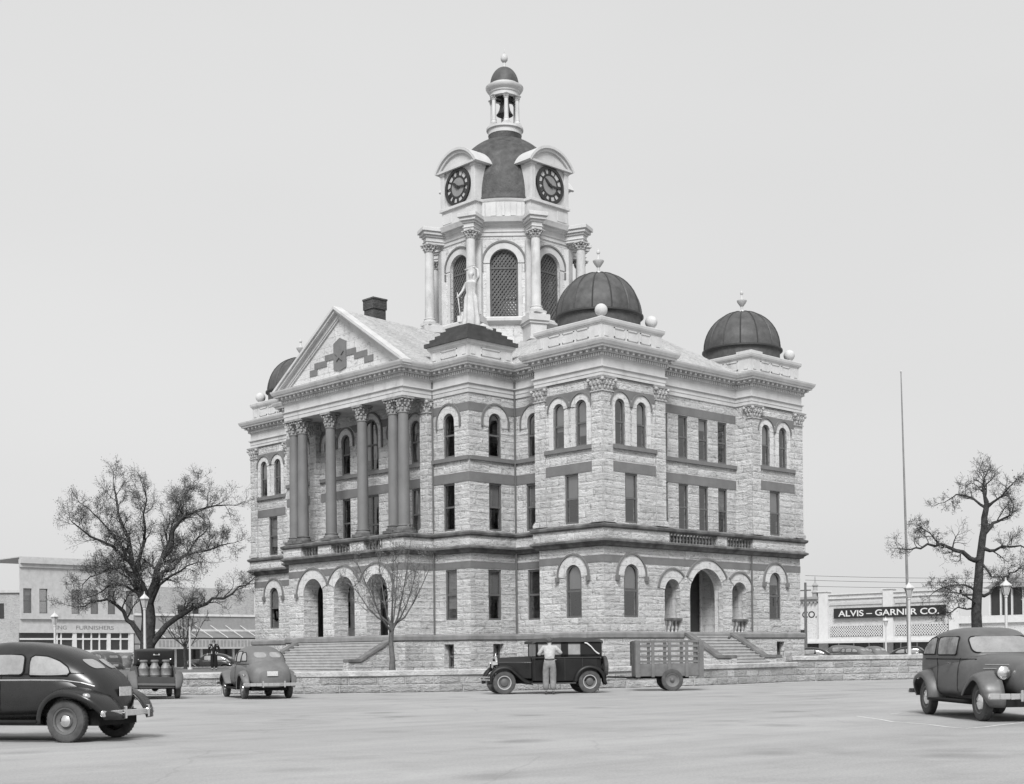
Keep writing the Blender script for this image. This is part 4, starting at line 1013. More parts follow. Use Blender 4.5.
# ================================================================ trees
BARK = m_plain('oak bark', .05, .5, .95, .1, scale=5, bmp=.05, fine=20, stain=.3)
BARK2 = m_plain('young bark', .13, .3, .95, .1, scale=6, bmp=.02, fine=30, stain=.2)
LEAF = m_plain('sparse spring leaves', .17, .4, .8, .2, scale=3, bmp=0)
LEAF2 = m_plain('twig buds', .2, .3, .8, .2, scale=3, bmp=0)
class Tree:
    def __init__(s, seed): s.r = random.Random(seed); s.big = MB(); s.tw = MB(); s.tips = []
    def rv(s): r = s.r; return Vector((r.gauss(0, 1), r.gauss(0, 1), r.gauss(0, 1)))
    def limb(s, pts, r0, r1, kids=8, clen=2.0, lv=1, wob=.0, grow=1.0, tropism=.15):
        k = len(pts); rad = [r0+(r1-r0)*(i/(k-1))**.6 for i in range(k)]
        s.big.tube(pts, rad, 7 if r0 > .1 else 5)
        for q in range(kids):
            f = .22+.78*(q+s.r.random())/kids; x = min(f, .999)*(k-1); i = int(x); p = pts[i].lerp(pts[i+1], x-i); d = (pts[i+1]-pts[i]).normalized()
            side = s.rv(); side = (side-d*side.dot(d)).normalized()
            dd = (d*s.r.uniform(.3, .9)+side*s.r.uniform(.6, 1.1)+Vector((0, 0, tropism*2))).normalized()
            s.branch(p, dd, clen*s.r.uniform(.6, 1.2)*(1.1-.4*f), max(.02, rad[i]*.45), lv, tropism)
        s.branch(pts[-1], (pts[-1]-pts[-2]).normalized(), clen*.8, r1, lv, tropism)
    def branch(s, p, d, L, r, lv, tropism):
        n = 5 if lv > 0 else 3; pts = [p]; 
        for i in range(n):
            d = (d+s.rv()*.24+Vector((0, 0, tropism*.35))).normalized(); p = p+d*L/n; pts.append(p)
        rr = [max(.006, r*(1-.8*i/n)) for i in range(n+1)]
        (s.big if r > .05 else s.tw).tube(pts, rr, 5 if r > .04 else 3, caps=False)
        if lv >= s.maxlv: s.tips += pts[1:]; return
        kids = s.kids[lv] if lv < len(s.kids) else 3
        for q in range(kids):
            f = .25+.75*(q+s.r.random())/kids; x = min(.999, f)*n; i = int(x); pp = pts[i].lerp(pts[i+1], x-i); dn = (pts[i+1]-pts[i]).normalized()
            side = s.rv(); side = (side-dn*side.dot(dn)).normalized()
            s.branch(pp, (dn*s.r.uniform(.4, .9)+side*s.r.uniform(.5, 1.1)+Vector((0, 0, tropism))).normalized(), L*s.r.uniform(.38, .68), rr[i]*.6, lv+1, tropism)
def leaves(mb, tips, n, size, r, spread=.22):
    for _ in range(n):
        p = r.choice(tips)+Vector((r.gauss(0, 1), r.gauss(0, 1), r.gauss(0, 1)))*spread
        a = Vector((r.gauss(0, 1), r.gauss(0, 1), r.gauss(0, 1))).normalized(); b = a.cross(Vector((r.gauss(0, 1), r.gauss(0, 1), r.gauss(0, 1)))).normalized(); sz = size*r.uniform(.5, 1.3)
        mb.add([p-a*sz, p+b*sz*.5, p+a*sz, p-b*sz*.5], [(0, 1, 2, 3)])
def finish(T, root, bark, leafmat=None, nl=0, ls=.07, spread=.22):
    base = root.location
    T.big.build('trunk', bark, root, smooth=True, angle=80); T.tw.build('crown', bark, root, recalc=False)
    if nl:
        m = MB(); leaves(m, T.tips, nl, ls, T.r, spread); m.build('foliage', leafmat, root, recalc=False)
def L3(pts, px0, py0, D, dep=0, wob=.35, rnd=None, base=0):
    """limb drawn from picture columns and rows at distance D, turned by dep away from the picture plane"""
    k = D/FPX; out = []
    for i, (x, y) in enumerate(pts):
        f = i/(len(pts)-1); lat = (x-px0)*k
        out.append(rgt*lat+fwd*(base+dep*f+(rnd.uniform(-1, 1)*wob if i else 0))+Vector((0, 0, (py0-y)*k)))
    return out
def densify(pts, r, w=.19):
    out = [pts[0]]
    for a, b in zip(pts, pts[1:]): out += [a.lerp(b, .5)+Vector((r.uniform(-w, w), r.uniform(-w, w), r.uniform(-w, w))), b]
    return out
oak = thing('oak_tree', 'large gnarled dark oak with a wide spreading crown beside the courthouse', 'tree', at(147, 86, BG))
T = Tree(11); T.maxlv = 3; T.kids = [7, 7, 7, 4]; r = T.r
T.big.tube(densify(L3([(147, 671), (147, 655), (148, 640), (149, 618), (147, 598)], 147, 669, 86, 0, .05, r), r, .05), [.62, .5, .47, .46, .46, .44, .43, .42, .4], 10)
OL = [([(150, 645), (160, 631), (175, 617), (190, 608), (205, 603), (222, 598), (237, 586), (250, 579)], .27, .05, 1.0, 12, 2.2), ([(144, 640), (131, 622), (122, 610), (110, 601), (98, 600), (84, 603), (70, 606)], .22, .04, -.8, 10, 2.0),
      ([(147, 605), (143, 588), (136, 570), (128, 548), (120, 525), (113, 500), (110, 484)], .36, .05, .4, 14, 2.2), ([(149, 610), (156, 582), (166, 556), (175, 530), (190, 515), (212, 508), (232, 506)], .32, .05, -.6, 14, 2.2),
      ([(172, 545), (180, 520), (180, 500), (188, 486)], .14, .04, .9, 9, 2.0), ([(140, 580), (122, 566), (102, 566), (84, 573), (68, 582)], .17, .04, 1.2, 10, 1.9), ([(136, 570), (118, 552), (98, 540), (80, 530), (70, 522)], .17, .04, -1.3, 10, 2.0),
      ([(148, 604), (136, 590), (120, 583), (106, 590), (92, 598)], .12, .04, -2.0, 8, 1.6), ([(140, 575), (146, 545), (150, 515), (152, 492)], .17, .04, -1.5, 10, 2.0), ([(165, 562), (186, 553), (206, 549), (226, 541)], .15, .04, 1.5, 10, 2.0),
      ([(150, 600), (152, 580), (156, 550), (162, 520), (168, 497)], .2, .04, 3.4, 11, 2.1), ([(148, 600), (142, 575), (130, 548), (118, 530), (100, 512)], .2, .04, -3.4, 11, 2.1), ([(150, 606), (165, 585), (190, 572), (212, 565)], .16, .04, -3.2, 10, 2.0),
      ([(146, 606), (128, 585), (106, 570), (88, 560)], .16, .04, 3.4, 10, 2.0), ([(150, 598), (160, 570), (172, 560), (190, 535), (200, 520)], .18, .04, 3.0, 11, 2.0)]
OL = [([(x if x > 140 else 140-(140-x)*.86, y) for x, y in P_], *q) for P_, *q in OL]
for pts, r0, r1, dep, kids, cl in OL: T.limb(densify(L3(pts, 147, 669, 86, dep, .2, r), r), r0*1.02, r1*.7, kids+2, cl*.76, 1, tropism=.16)
finish(T, oak, BARK, LEAF, 52000, .04, .11)
rt = thing('bare_tree', 'tall dark bare tree with crooked limbs behind the grey two door sedan', 'tree', at(976, 80, BG))
T = Tree(5); T.maxlv = 3; T.kids = [6, 7, 6, 4]; r = T.r
T.big.tube(densify(L3([(976, 668), (976, 640), (977, 610), (979, 585), (981, 560), (984, 535), (986, 515), (988, 500)], 976, 660, 80, 0, .08, r), r, .05), [.36-.015*i for i in range(15)], 9)
RL = [([(981, 556), (970, 556), (955, 548), (942, 541), (928, 541), (915, 545), (903, 546)], .15, .03, -.4, 12, 1.5), ([(986, 530), (996, 520), (1008, 515), (1018, 505)], .12, .03, .6, 9, 1.6), ([(988, 500), (985, 485), (990, 470)], .12, .03, .3, 10, 1.5),
      ([(983, 545), (995, 548), (1010, 545), (1024, 548)], .1, .03, -.7, 9, 1.4), ([(979, 590), (965, 582), (950, 583), (936, 590)], .07, .02, .6, 9, 1.2), ([(978, 602), (960, 592), (945, 590)], .06, .02, -1.2, 8, 1.2), ([(977, 605), (962, 604), (948, 610)], .06, .02, 1.4, 9, 1.1),
      ([(980, 592), (992, 590), (1006, 584), (1015, 570), (1024, 566)], .1, .03, .9, 9, 1.3), ([(987, 505), (975, 495), (962, 490), (950, 498)], .08, .02, 1.0, 9, 1.3), ([(988, 505), (1000, 495), (1010, 480)], .09, .02, -1.2, 9, 1.4),
      ([(982, 560), (990, 575), (1002, 580), (1016, 592)], .07, .02, -.9, 8, 1.2), ([(940, 541), (932, 530), (922, 522)], .05, .02, .5, 7, 1.1)]
for pts, r0, r1, dep, kids, cl in RL: T.limb(densify(L3(pts, 976, 660, 80, dep, .2, r), r, .16), r0*1.3, r1*1.2, kids, cl*.78, 1, tropism=.1)
finish(T, rt, BARK, LEAF, 3500, .05, .12)
def young(name, label, px, D, H, W_, seed, bark, nl, forks=8):
    t = thing(name, label, 'tree', at(px, D, BG)); T = Tree(seed); T.maxlv = 3; T.kids = [4, 4, 4, 3]; r = T.r; s = H/6.4
    T.big.tube([Vector((0, 0, -.1)), Vector((.02, 0, .6*s)), Vector((-.03, .03, 1.3*s)), Vector((0, 0, 2.3*s))], [.17*s, .13*s, .115*s, .11*s], 8)
    for k in range(forks):
        a = 2*pi*(k+r.uniform(-.3, .3))/forks; up = r.uniform(.5, 1.0); z0 = r.uniform(1.7, 2.5)*s
        pts = [Vector((0, 0, z0))]; L = H-z0; rr = W_*(1.15-up*.75)*r.uniform(.8, 1.1)
        for f in (.25, .5, .75, 1): pts.append(Vector((cos(a)*rr*f**.8, sin(a)*rr*f**.8, z0+L*up*f**1.25*.9+r.uniform(-.1, .1))))
        T.limb(pts, .065*s, .015, 6, 1.0*s, 1, tropism=.25)
    finish(T, t, bark, LEAF2, nl, .03, .08)
young('young_tree', 'slender young bare tree in front of the portico arches', 392, 63, 6.3, 2.6, 3, BARK2, 3500, 9)
young('young_tree', 'small bare tree between the big oak and the man in a dark suit', 185, 91, 4.6, 2.2, 9, BARK2, 300, 8)
# ================================================================ shops across the square
SHOPG = m_plain('dark shop glass', .03, .2, .15, .6, bmp=0)
BRICKW = m_stone('white painted brick', .54, .24, .085, .01, .01, .05, .18, .85)
BRICKT = m_stone('tan brick', .36, .24, .085, .01, .01, .12, .2, .75)
PAINTW = m_plain('shop white paint', .56, .06, .6, .3, stain=.15)
def bx(mb, fr, u0, u1, z0, z1, n0, n1): mb.prism([(u0, z0), (u1, z0), (u1, z1), (u0, z1)], n0, n1, fr)
def text(s, fr, uc, zc, h, mat, parent, name='lettering', n=.04, w=None, ext=.01, bold=0):
    cu = bpy.data.curves.new(name, 'FONT'); cu.body = s; cu.size = 1; cu.extrude = ext; cu.align_x = 'CENTER'; cu.align_y = 'CENTER'; cu.offset = bold
    o = bpy.data.objects.new(name, cu); COL.objects.link(o); bpy.context.view_layer.update()
    dg = bpy.context.evaluated_depsgraph_get(); me = bpy.data.meshes.new_from_object(o.evaluated_get(dg)); bpy.data.objects.remove(o)
    xs = [v.co.x for v in me.vertices]; ys = [v.co.y for v in me.vertices]; sx = (w/(max(xs)-min(xs))) if w else h/(max(ys)-min(ys)); sy = h/(max(ys)-min(ys)); cx_, cy_ = (max(xs)+min(xs))/2, (max(ys)+min(ys))/2
    for v in me.vertices: v.co = Vector(fr(uc+(v.co.x-cx_)*sx, zc+(v.co.y-cy_)*sy, n+v.co.z))
    me.materials.append(mat); o = bpy.data.objects.new(name, me); COL.objects.link(o); o.parent = parent; return o
# east side: plane x = 93, u runs from far (left in the picture) to near (right)
XE = 93.0
def ey(px): q = unproj(px, 640, 'x', XE); return q.y
def ez(px, py): return unproj(px, py, 'x', XE).z
fe, _ = frame((XE, 120), (XE, -60))
eu = lambda px: 120-ey(px)
s1 = thing('shop_building', 'long low white painted shop with a dark sign of white capitals and a canopy', 'building')
uL, uM, uR = eu(824), eu(889), eu(956)
m = MB(); zt = 8.3
wall(m, fe, uL, uR, .1, 7.6, [], .3)
bx(m, fe, uL-.5, uR+.5, 7.6, 8.0, -9, .05)
m.build('wall', BRICKW, s1)
m = MB()
for a, b in ((uL-.55, uL+.75), (uM-.6, uM+.7), (uR-.7, uR+.5)): bx(m, fe, a, b, 0.1, 8.4, -.5, .3); bx(m, fe, a-.15, b+.15, 8.4, 8.55, -.6, .42)
m.build('pier', PAINTW, s1)
m = MB(); bx(m, fe, uL+.5, uR-.5, 8.0, 8.16, -.4, .2); bx(m, fe, uL+.5, uR-.5, 7.5, 7.6, -.1, .16)
n = 46
for k in range(n):
    for a, b in ((uL+.9, uM-.8), (uM+.9, uR-.9)):
        u = a+(b-a)*(k+.5)/n; bx(m, fe, u-.045, u+.045, 6.75, 7.15, 0, .12)
m.build('corbel_course', PAINTW, s1)
m = MB()
for a, b in ((uL+.9, uM-.8), (uM+.9, uR-.9)): bx(m, fe, a, b, 3.0, 4.2, -.05, .04)
m.build('transom_panel', BLACKP, s1)
m = MB()
for a, b in ((uL+.9, uM-.8), (uM+.9, uR-.9)):
    for sgn in (1, -1):
        c = a-1.25
        while c < b+1.25:
            z0, z1 = 3.02, 4.18; ua, ub = c, c+(z1-z0)
            if sgn < 0: ua, ub = c+(z1-z0), c
            # clip to the panel
            def cl(u, z, u2, z2):
                for lim in (a, b):
                    if (u-lim)*(u2-lim) < 0:
                        f = (lim-u)/(u2-u); zz = z+(z2-z)*f
                        if (u < lim) == (lim == a): u, z = lim, zz
                        else: u2, z2 = lim, zz
                return u, z, u2, z2
            u, z, u2, z2 = cl(ua, z0, ub, z1)
            if a-1e-6 <= min(u, u2) and max(u, u2) <= b+1e-6 and abs(u-u2) > .05: m.bar(fe(u, z, .06+.01*(sgn > 0)), fe(u2, z2, .06+.01*(sgn > 0)), .085, .02, up=(-1, 0, 0))
            c += .33
m.build('transom_lattice', PAINTW, s1)
m = MB(); bx(m, fe, uL-3.2, uR+.5, 2.2, 2.42, 0, 3.2); bx(m, fe, uL-3.2, uR+.5, 2.42, 2.75, -.0, 1.6); m.build('canopy', PAINTW, s1)
m = MB(); bx(m, fe, uL-.4, uR+.4, .14, 2.35, -.2, .1); m.build('shop_front', SHOPG, s1)
m = MB()
k = uL
while k < uR: bx(m, fe, k, k+.14, .14, 2.35, .1, .16); k += 2.1
m.build('shop_front_frame', PAINTW, s1)
m = MB(); ua, ub = eu(835.8), eu(946.5); bx(m, fe, ua, ub, 5.15, 6.35, .05, .4); sg = m.build('sign_board', BLACKP, s1)
text('ALVIS \u2013 GARNER CO.', fe, (ua+ub)/2-.0, 5.72, .72, WHITE, sg, w=(ub-ua)*.91, n=.41, bold=.012)
s2 = thing('shop_building', 'white painted brick shop wall with large dark CO. lettering beside the courthouse corner', 'building')
m = MB(); u2 = uL-.6; bx(m, fe, u2-22, u2, .1, 7.6, -12, .0); m.build('wall', BRICKW, s2)
m = MB(); bx(m, fe, u2-22.2, u2-.05, 7.6, 7.9, -.4, .45); bx(m, fe, u2-22.2, u2-.05, 7.3, 7.6, -.1, .22)
for k in range(40): bx(m, fe, u2-22+.55*k, u2-21.75+.55*k, 7.1, 7.32, -.05, .3)
m.build('cornice', m_plain('shop cornice metal', .3, .2), s2)
m = MB(); c = fe(u2-.6, 0, 0); m.lathe([(.35, 7.9), (.35, 8.3), (.5, 8.4), (.3, 8.7), (.28, 9.1), (.42, 9.25), (.12, 9.6), (.06, 10.3), (.001, 10.5)], (c[0], c[1], 0), 10); m.build('roof_finial', m_plain('finial metal', .3, .1), s2)
text('CO.', fe, eu(809.8), 5.75, .8, BLACKP, s2, w=eu(818.5)-eu(804.5) if False else 2.1, n=.02, bold=.01)
m = MB(); bx(m, fe, u2-4.6, u2-2.2, 1.9, 3.9, -.1, .05); m.build('window', SHOPG, s2)
m = MB(); bx(m, fe, u2-22, u2-.1, .14, 2.2, -.1, .06); m.build('shop_front', SHOPG, s2)
s3 = thing('shop_building', 'two storey building with a gabled upper porch seen through the bare tree', 'building')
m = MB(); u3 = uR+.5; bx(m, fe, u3, u3+26, .1, 5.0, -12, 0); bx(m, fe, u3+3, u3+26, 5.0, 8.6, -12, -1.5); m.build('wall', BRICKW, s3)
m = MB(); bx(m, fe, u3, u3+26, 4.2, 4.9, 0, .3); bx(m, fe, u3+2, u3+26, 2.4, 2.7, 0, 2.8); m.build('fascia', PAINTW, s3)
m = MB()
for k in range(9): bx(m, fe, u3+3+k*1.3, u3+4.1+k*1.3, 5.05, 8.0, -1.5, -1.42)
m.build('porch_screen', DARK, s3)
m = MB()
for k in range(10): bx(m, fe, u3+2.85+k*1.3, u3+3.0+k*1.3, 4.9, 8.1, -1.42, -1.2)
m.build('porch_post', PAINTW, s3)
m = MB(); m.prism([(u3+2.4, 8.0), (u3+9.0, 8.0), (u3+5.7, 9.5)], -12, -.7, fe); m.prism([(u3+9.0, 8.0), (u3+15.6, 8.0), (u3+12.3, 9.5)], -12, -.7, fe); m.build('roof', m_plain('grey shingle', .25), s3)
m = MB(); bx(m, fe, u3+.2, u3+25, .14, 2.4, -.1, .06); m.build('shop_front', SHOPG, s3)
# north side: plane y = 97, u runs to the right
YN = 97.0; fn, _ = frame((-120, YN), (120, YN)); nu = lambda px: unproj(px, 640, 'y', YN).x+120
def nz(px, py): return unproj(px, py, 'y', YN).z
n1 = thing('shop_building', 'two storey stone shop with lettered band over a gridded transom, behind the oak', 'building')
a, b = nu(20), nu(134)
CREAM = m_plain('cream stone', .42, .1, .85, .2, stain=.25)
m = MB(); zb = nz(90, 619); hs = [((nu(px+4.0)), .46, nz(90, 614), nz(90, 590), 0) for px in (24, 40, 72, 91, 108, 126)]
wall(m, fn, a, b, 5.0, 12.0, hs, .3); bx(m, fn, a, b, 12.0, 12.1, -10, 0); m.add([fn(b, .1, 0), fn(b, .1, -10), fn(b, 12, -10), fn(b, 12, 0)], [(0, 1, 2, 3)]); m.build('wall', CREAM, n1)
for h in hs: window(n1, fn, h[0], h[1], h[2], h[3], 0, .15)
m = MB(); z = nz(90, 565); bx(m, fn, a, b+.1, z-.1, z+.3, -.2, .45); bx(m, fn, a, b+.05, z-.5, z-.1, -.1, .2); bx(m, fn, a, b, nz(90, 610.5)-1.0, nz(90, 612.5)-.75, -.1, .25); bx(m, fn, a, b, 4.05, 4.25, -.1, .2); m.build('cornice', CREAM, n1)
m = MB(); bx(m, fn, a, b, 4.25, 5.0, -.1, .05); sgb = m.build('sign_band', CREAM, n1)
text('FURNISHERS', fn, nu(95), 4.63, .42, m_plain('faded lettering', .16, .3), sgb, w=nu(114.5)-nu(77), n=.055)
text('ING', fn, nu(61.5), 4.63, .42, bpy.data.materials['faded lettering'], sgb, w=nu(67)-nu(57), n=.055)
m = MB(); bx(m, fn, a, b-.4, .14, 4.05, -.3, -.1); m.build('shop_front', SHOPG, n1)
m = MB(); zt_, zm, zl = nz(90, 629.5), nz(90, 639), nz(90, 650.5)
bx(m, fn, a, b-.3, zm-.09, zm+.09, -.1, .04); bx(m, fn, a, b-.3, zl-.25, zl+.05, -.1, .3); bx(m, fn, a, b-.3, zl-.6, zl-.35, -.1, .5)
for px in (57, 61, 73, 76, 83, 91.3, 99.3, 107.5, 109.5, 120.5, 129): bx(m, fn, nu(px)-.07, nu(px)+.07, zl, 4.05, -.1, .05)
for px in (74.5, 108.5, 131.5): bx(m, fn, nu(px)-.2, nu(px)+.2, .14, 4.05, -.1, .12)
m.build('transom_bars', PAINTW, n1)
n2 = thing('shop_building', 'low shop with dark fascia and striped awning screen behind the man in a dark suit', 'building')
a, b = nu(134.5), nu(300)
GREYB = m_plain('grey fascia', .26, .1, .85, .2); m = MB(); zt_ = nz(200, 615)
bx(m, fn, a, b, zt_-3.4, zt_-.15, -10, 0); bx(m, fn, a, a+.6, .1, zt_-3.3, -10, 0); m.build('wall', GREYB, n2)
m = MB(); bx(m, fn, a, b, zt_-.15, zt_+.1, -10, .12); zf_ = nz(200, 630.5); bx(m, fn, a+1.2, b, zf_-.1, zf_+.12, -.1, .25); m.build('trim_board', PAINTW, n2)
m = MB(); za_, zb_ = nz(200, 631), nz(200, 638); m.prism([(0, 0)], 0, 0, fn) if False else None
m.add([fn(a+1.2, za_, .1), fn(b, za_, .1), fn(b, zb_, 2.4), fn(a+1.2, zb_, 2.4)], [(0, 1, 2, 3)]); m.build('awning', m_plain('awning cloth', .17, .1), n2)
m = MB(); k = a+1.6
while k < b: m.bar(fn(k, zf_+.6, .1), fn(k+.9, zb_, 2.42), .06); k += 2.0
m.build('awning_rod', PAINTW, n2)
m = MB(); zs0, zs1 = nz(200, 649), nz(200, 639.5); bx(m, fn, a+1.2, b, zs0, zs1, 2.3, 2.36); m.build('screen_board', m_plain('faded board', .36), n2)
m = MB(); k = a+1.7; GR2 = m_plain('screen slat grey', .24, .15)
while k < b-.6: bx(m, fn, k, k+.3, zs0+.25, zs1-.12, 2.34, 2.38); k += .46
m.build('screen_slats', GR2, n2)
m = MB(); bx(m, fn, a+.6, b, .14, zs0+.1, -.3, -.1); m.build('shop_front', SHOPG, n2)
m = MB()
for px in (152, 172, 198, 230): bx(m, fn, nu(px)-.12, nu(px)+.12, .14, zs0, .6, .8)
m.build('canopy_post', PAINTW, n2)
n3 = thing('brick_building', 'taller tan building rising behind the awning shop', 'building')
m = MB(); bx(m, fn, nu(134.5)+.1, nu(300), 5, nz(200, 583), -40, -10.2); m.build('wall', BRICKT, n3)
m = MB()
for px in (160, 225, 240): bx(m, fn, nu(px)-.4, nu(px)+.4, nz(200, 614), nz(200, 602), -10.25, -10.15)
m.build('window', SHOPG, n3)
def backblock(px0, px1, zt, D, label, mat):
    p0, p1 = at(px0, D).xy, at(px1, D).xy; t = thing('distant_building', label, 'building'); f, L = frame(p0, p1); m = MB(); bx(m, f, 0, L, 0, zt, -14, 0); m.build('wall', mat, t)
    m = MB(); bx(m, f, -.1, L+.1, zt, zt+.3, -14.1, .25); m.build('cornice', CREAM, t)
    m = MB()
    for k in range(int(L/3)): bx(m, f, 1+3*k, 2+3*k, zt-3.2, zt-1.3, -.1, .03)
    m.build('window', SHOPG, t)
backblock(-60, 22, 9.5, 170, 'plain two storey block at the far end of the row beyond the lettered stone shop', BRICKT)
# ================================================================ vehicles
def m_paint(name, v, rough=.28, dust=.25, spec=.5):
    m, t, b = mat_base(name, rough, spec); o = coords(t, 'Object')
    n = noise_(t, o, 2.2, 6, .65); c = ramp(t, n, .3, .75, v, v*(1+dust)+.01*dust)
    c = mul(t, c, ramp(t, noise_(t, o, 14, 4), .3, .7, .92, 1.06)); t.links.new(c, b.inputs['Base Color'])
    r = ramp(t, n, .3, .7, rough, min(1, rough+.25)); t.links.new(r, b.inputs['Roughness']); return m
TYRE = m_plain('tyre rubber', .075, .3, .85, .2, scale=6, stain=.3)
CHROME = m_plain('chrome', .75, .05, .18, .5, 1.0, bmp=0)
RIM = m_plain('wheel paint', .10, .15, .5, .4)
CGL = m_plain('car window glass', .10, .3, .08, .9, scale=1.5, bmp=0, stain=0)
CGL2 = m_plain('car glass with painted see-through light', .25, .25, .1, .8, scale=2.5, bmp=0, stain=0)  # lighter grey paints daylight seen through the panes onto opaque glass
RUB = m_plain('dark underside', .02, .2, .9, .1)
def cinterp(st, x):
    xs = [s[0] for s in st]
    if x <= xs[0]: return st[0]
    if x >= xs[-1]: return st[-1]
    for i in range(len(st)-1):
        if xs[i] <= x <= xs[i+1]:
            f = (x-xs[i])/(xs[i+1]-xs[i]); p0 = st[max(0, i-1)]; p1, p2 = st[i], st[i+1]; p3 = st[min(len(st)-1, i+2)]
            out = []
            for k in range(1, 6):
                h = xs[i+1]-xs[i]
                m1 = (p2[k]-p0[k])/max(1e-6, p2[0]-p0[0])*h; m2 = (p3[k]-p1[k])/max(1e-6, p3[0]-p1[0])*h
                out.append((2*f**3-3*f*f+1)*p1[k]+(f**3-2*f*f+f)*m1+(-2*f**3+3*f*f)*p2[k]+(f**3-f*f)*m2)
            return (x, *out)
class Loft:                              # stations (x, half width, z0, z1, exponent, tumblehome)
    def __init__(s, st): s.st = st; s.a, s.b = st[0][0], st[-1][0]
    def mesh(s, mb, n=32, m=36):
        xs = [s.a+(s.b-s.a)*(.5-.5*cos(pi*i/m))*.5+(s.b-s.a)*i/m*.5 for i in range(m+1)]; vs = []
        for x in xs:
            _, w, z0, z1, e, tu = cinterp(s.st, x); zm, h = (z0+z1)/2, (z1-z0)/2
            for j in range(n):
                t = 2*pi*j/n; cu, su = cos(t), sin(t)
                y = w*math.copysign(abs(cu)**(2/e), cu); z = h*math.copysign(abs(su)**(2/e), su)
                vs.append((x, y*(1-tu*(z+h)/(2*h)), zm+z))
        fs = [(i*n+j, (i+1)*n+j, (i+1)*n+(j+1) % n, i*n+(j+1) % n) for i in range(m) for j in range(n)]+[tuple(range(n)), tuple(m*n+j for j in reversed(range(n)))]
        mb.add(vs, fs)
    def half(s, x, z):
        if x < s.a or x > s.b: return -1
        _, w, z0, z1, e, tu = cinterp(s.st, x); zm, h = (z0+z1)/2, (z1-z0)/2; q = abs(z-zm)/h
        if q >= 1: return -1
        return w*(1-q**e)**(1/e)*(1-tu*(z-z0)/(2*h))
def surf(lofts, side, p, q):             # L/R: (x, z) -> y ; F/B: (y, z) -> x ; T: (x, y) -> z
    if side in 'LR':
        y = max(l.half(p, q) for l in lofts); return (p, y if side == 'L' else -y, q)
    ins = lambda x: any(l.half(x, q) > abs(p) for l in lofts)
    lo = min(l.a for l in lofts); hi = max(l.b for l in lofts); N_ = 160
    rng = range(N_+1) if side == 'B' else range(N_, -1, -1); prev = None
    for i in rng:
        x = lo+(hi-lo)*i/N_
        if ins(x):
            if prev is None: return (x, p, q)
            a, b = prev, x
            for _ in range(14):
                m = (a+b)/2
                if ins(m): b = m
                else: a = m
            return (b, p, q)
        prev = x
    return (0, p, q)
def patch(mb, lofts, side, poly, off=.008, rings=5):
    out = []
    for i in range(len(poly)):
        a, b = Vector(poly[i]), Vector(poly[(i+1) % len(poly)]); k = max(1, int((b-a).length/.06))
        out += [a.lerp(b, j/k) for j in range(k)]
    cx = sum((p for p in out), Vector((0, 0)))/len(out); n = len(out); vs = []
    d = {'L': Vector((0, 1, 0)), 'R': Vector((0, -1, 0)), 'F': Vector((1, 0, 0)), 'B': Vector((-1, 0, 0))}[side]*off
    for r in range(rings):
        f = 1-r/rings
        for p in out: q = cx+(p-cx)*f; vs.append(Vector(surf(lofts, side, q.x, q.y))+d)
    vs.append(Vector(surf(lofts, side, cx.x, cx.y))+d)
    mb.add(vs, [(r*n+i, r*n+(i+1) % n, (r+1)*n+(i+1) % n, (r+1)*n+i) for r in range(rings-1) for i in range(n)]+[((rings-1)*n+i, (rings-1)*n+(i+1) % n, rings*n) for i in range(n)])
def rrect(x0, x1, z0, z1, r=.06, sk=0):
    P = []
    for cx, cz, a in ((x1-r, z1-r, 0), (x0+r, z1-r, 90), (x0+r, z0+r, 180), (x1-r, z0+r, 270)):
        for k in range(5): t = radians(a+22.5*k); P.append((cx+r*cos(t)+sk*(cz-z0), cz+r*sin(t)))
    return P
def wheel(par, x, y, r, w=.16, rimr=.62, capr=.3, mat_rim=None, mat_cap=None, name='wheel'):
    o = bpy.data.objects.new(name, None); COL.objects.link(o); o.parent = par; o.location = (x, y, r)
    s = 1 if y > 0 else -1
    m = MB(); h = w/2; R = r*rimr
    m.lathe([(R, -h*.7), (R*1.06, -h*.95), (r*.86, -h*1.08), (r*.97, -h*.85), (r, -h*.45), (r, h*.45), (r*.97, h*.85), (r*.86, h*1.08), (R*1.06, h*.95), (R, h*.7)], n=36, axis='y')
    for k in range(36):
        t = 2*pi*k/36; m.cbox((r*.996*sin(t), 0, r*.996*cos(t)), (.012, w*.7, .012), Matrix.Rotation(t, 3, 'Y'))
    m.build('tyre', TYRE, o, smooth=True, angle=40)
    m = MB(); m.lathe([(.001, s*h*.15), (R*.45, s*h*.2), (R*.7, s*h*.25), (R*.86, s*h*.5), (R*.9, s*h*.85), (R*1.02, s*h*.95), (R*1.03, s*h*.7), (R, -s*h*.7)], n=32, axis='y'); m.build('rim', mat_rim or RIM, o, smooth=True, angle=40)
    m = MB(); c = r*capr; m.lathe([(c, s*h*.25), (c*1.02, s*h*.5), (c*.9, s*h*.85), (c*.5, s*h*1.12), (.001, s*h*1.2)], n=24, axis='y'); m.build('hubcap', mat_cap or CHROME, o, smooth=True)
    return o
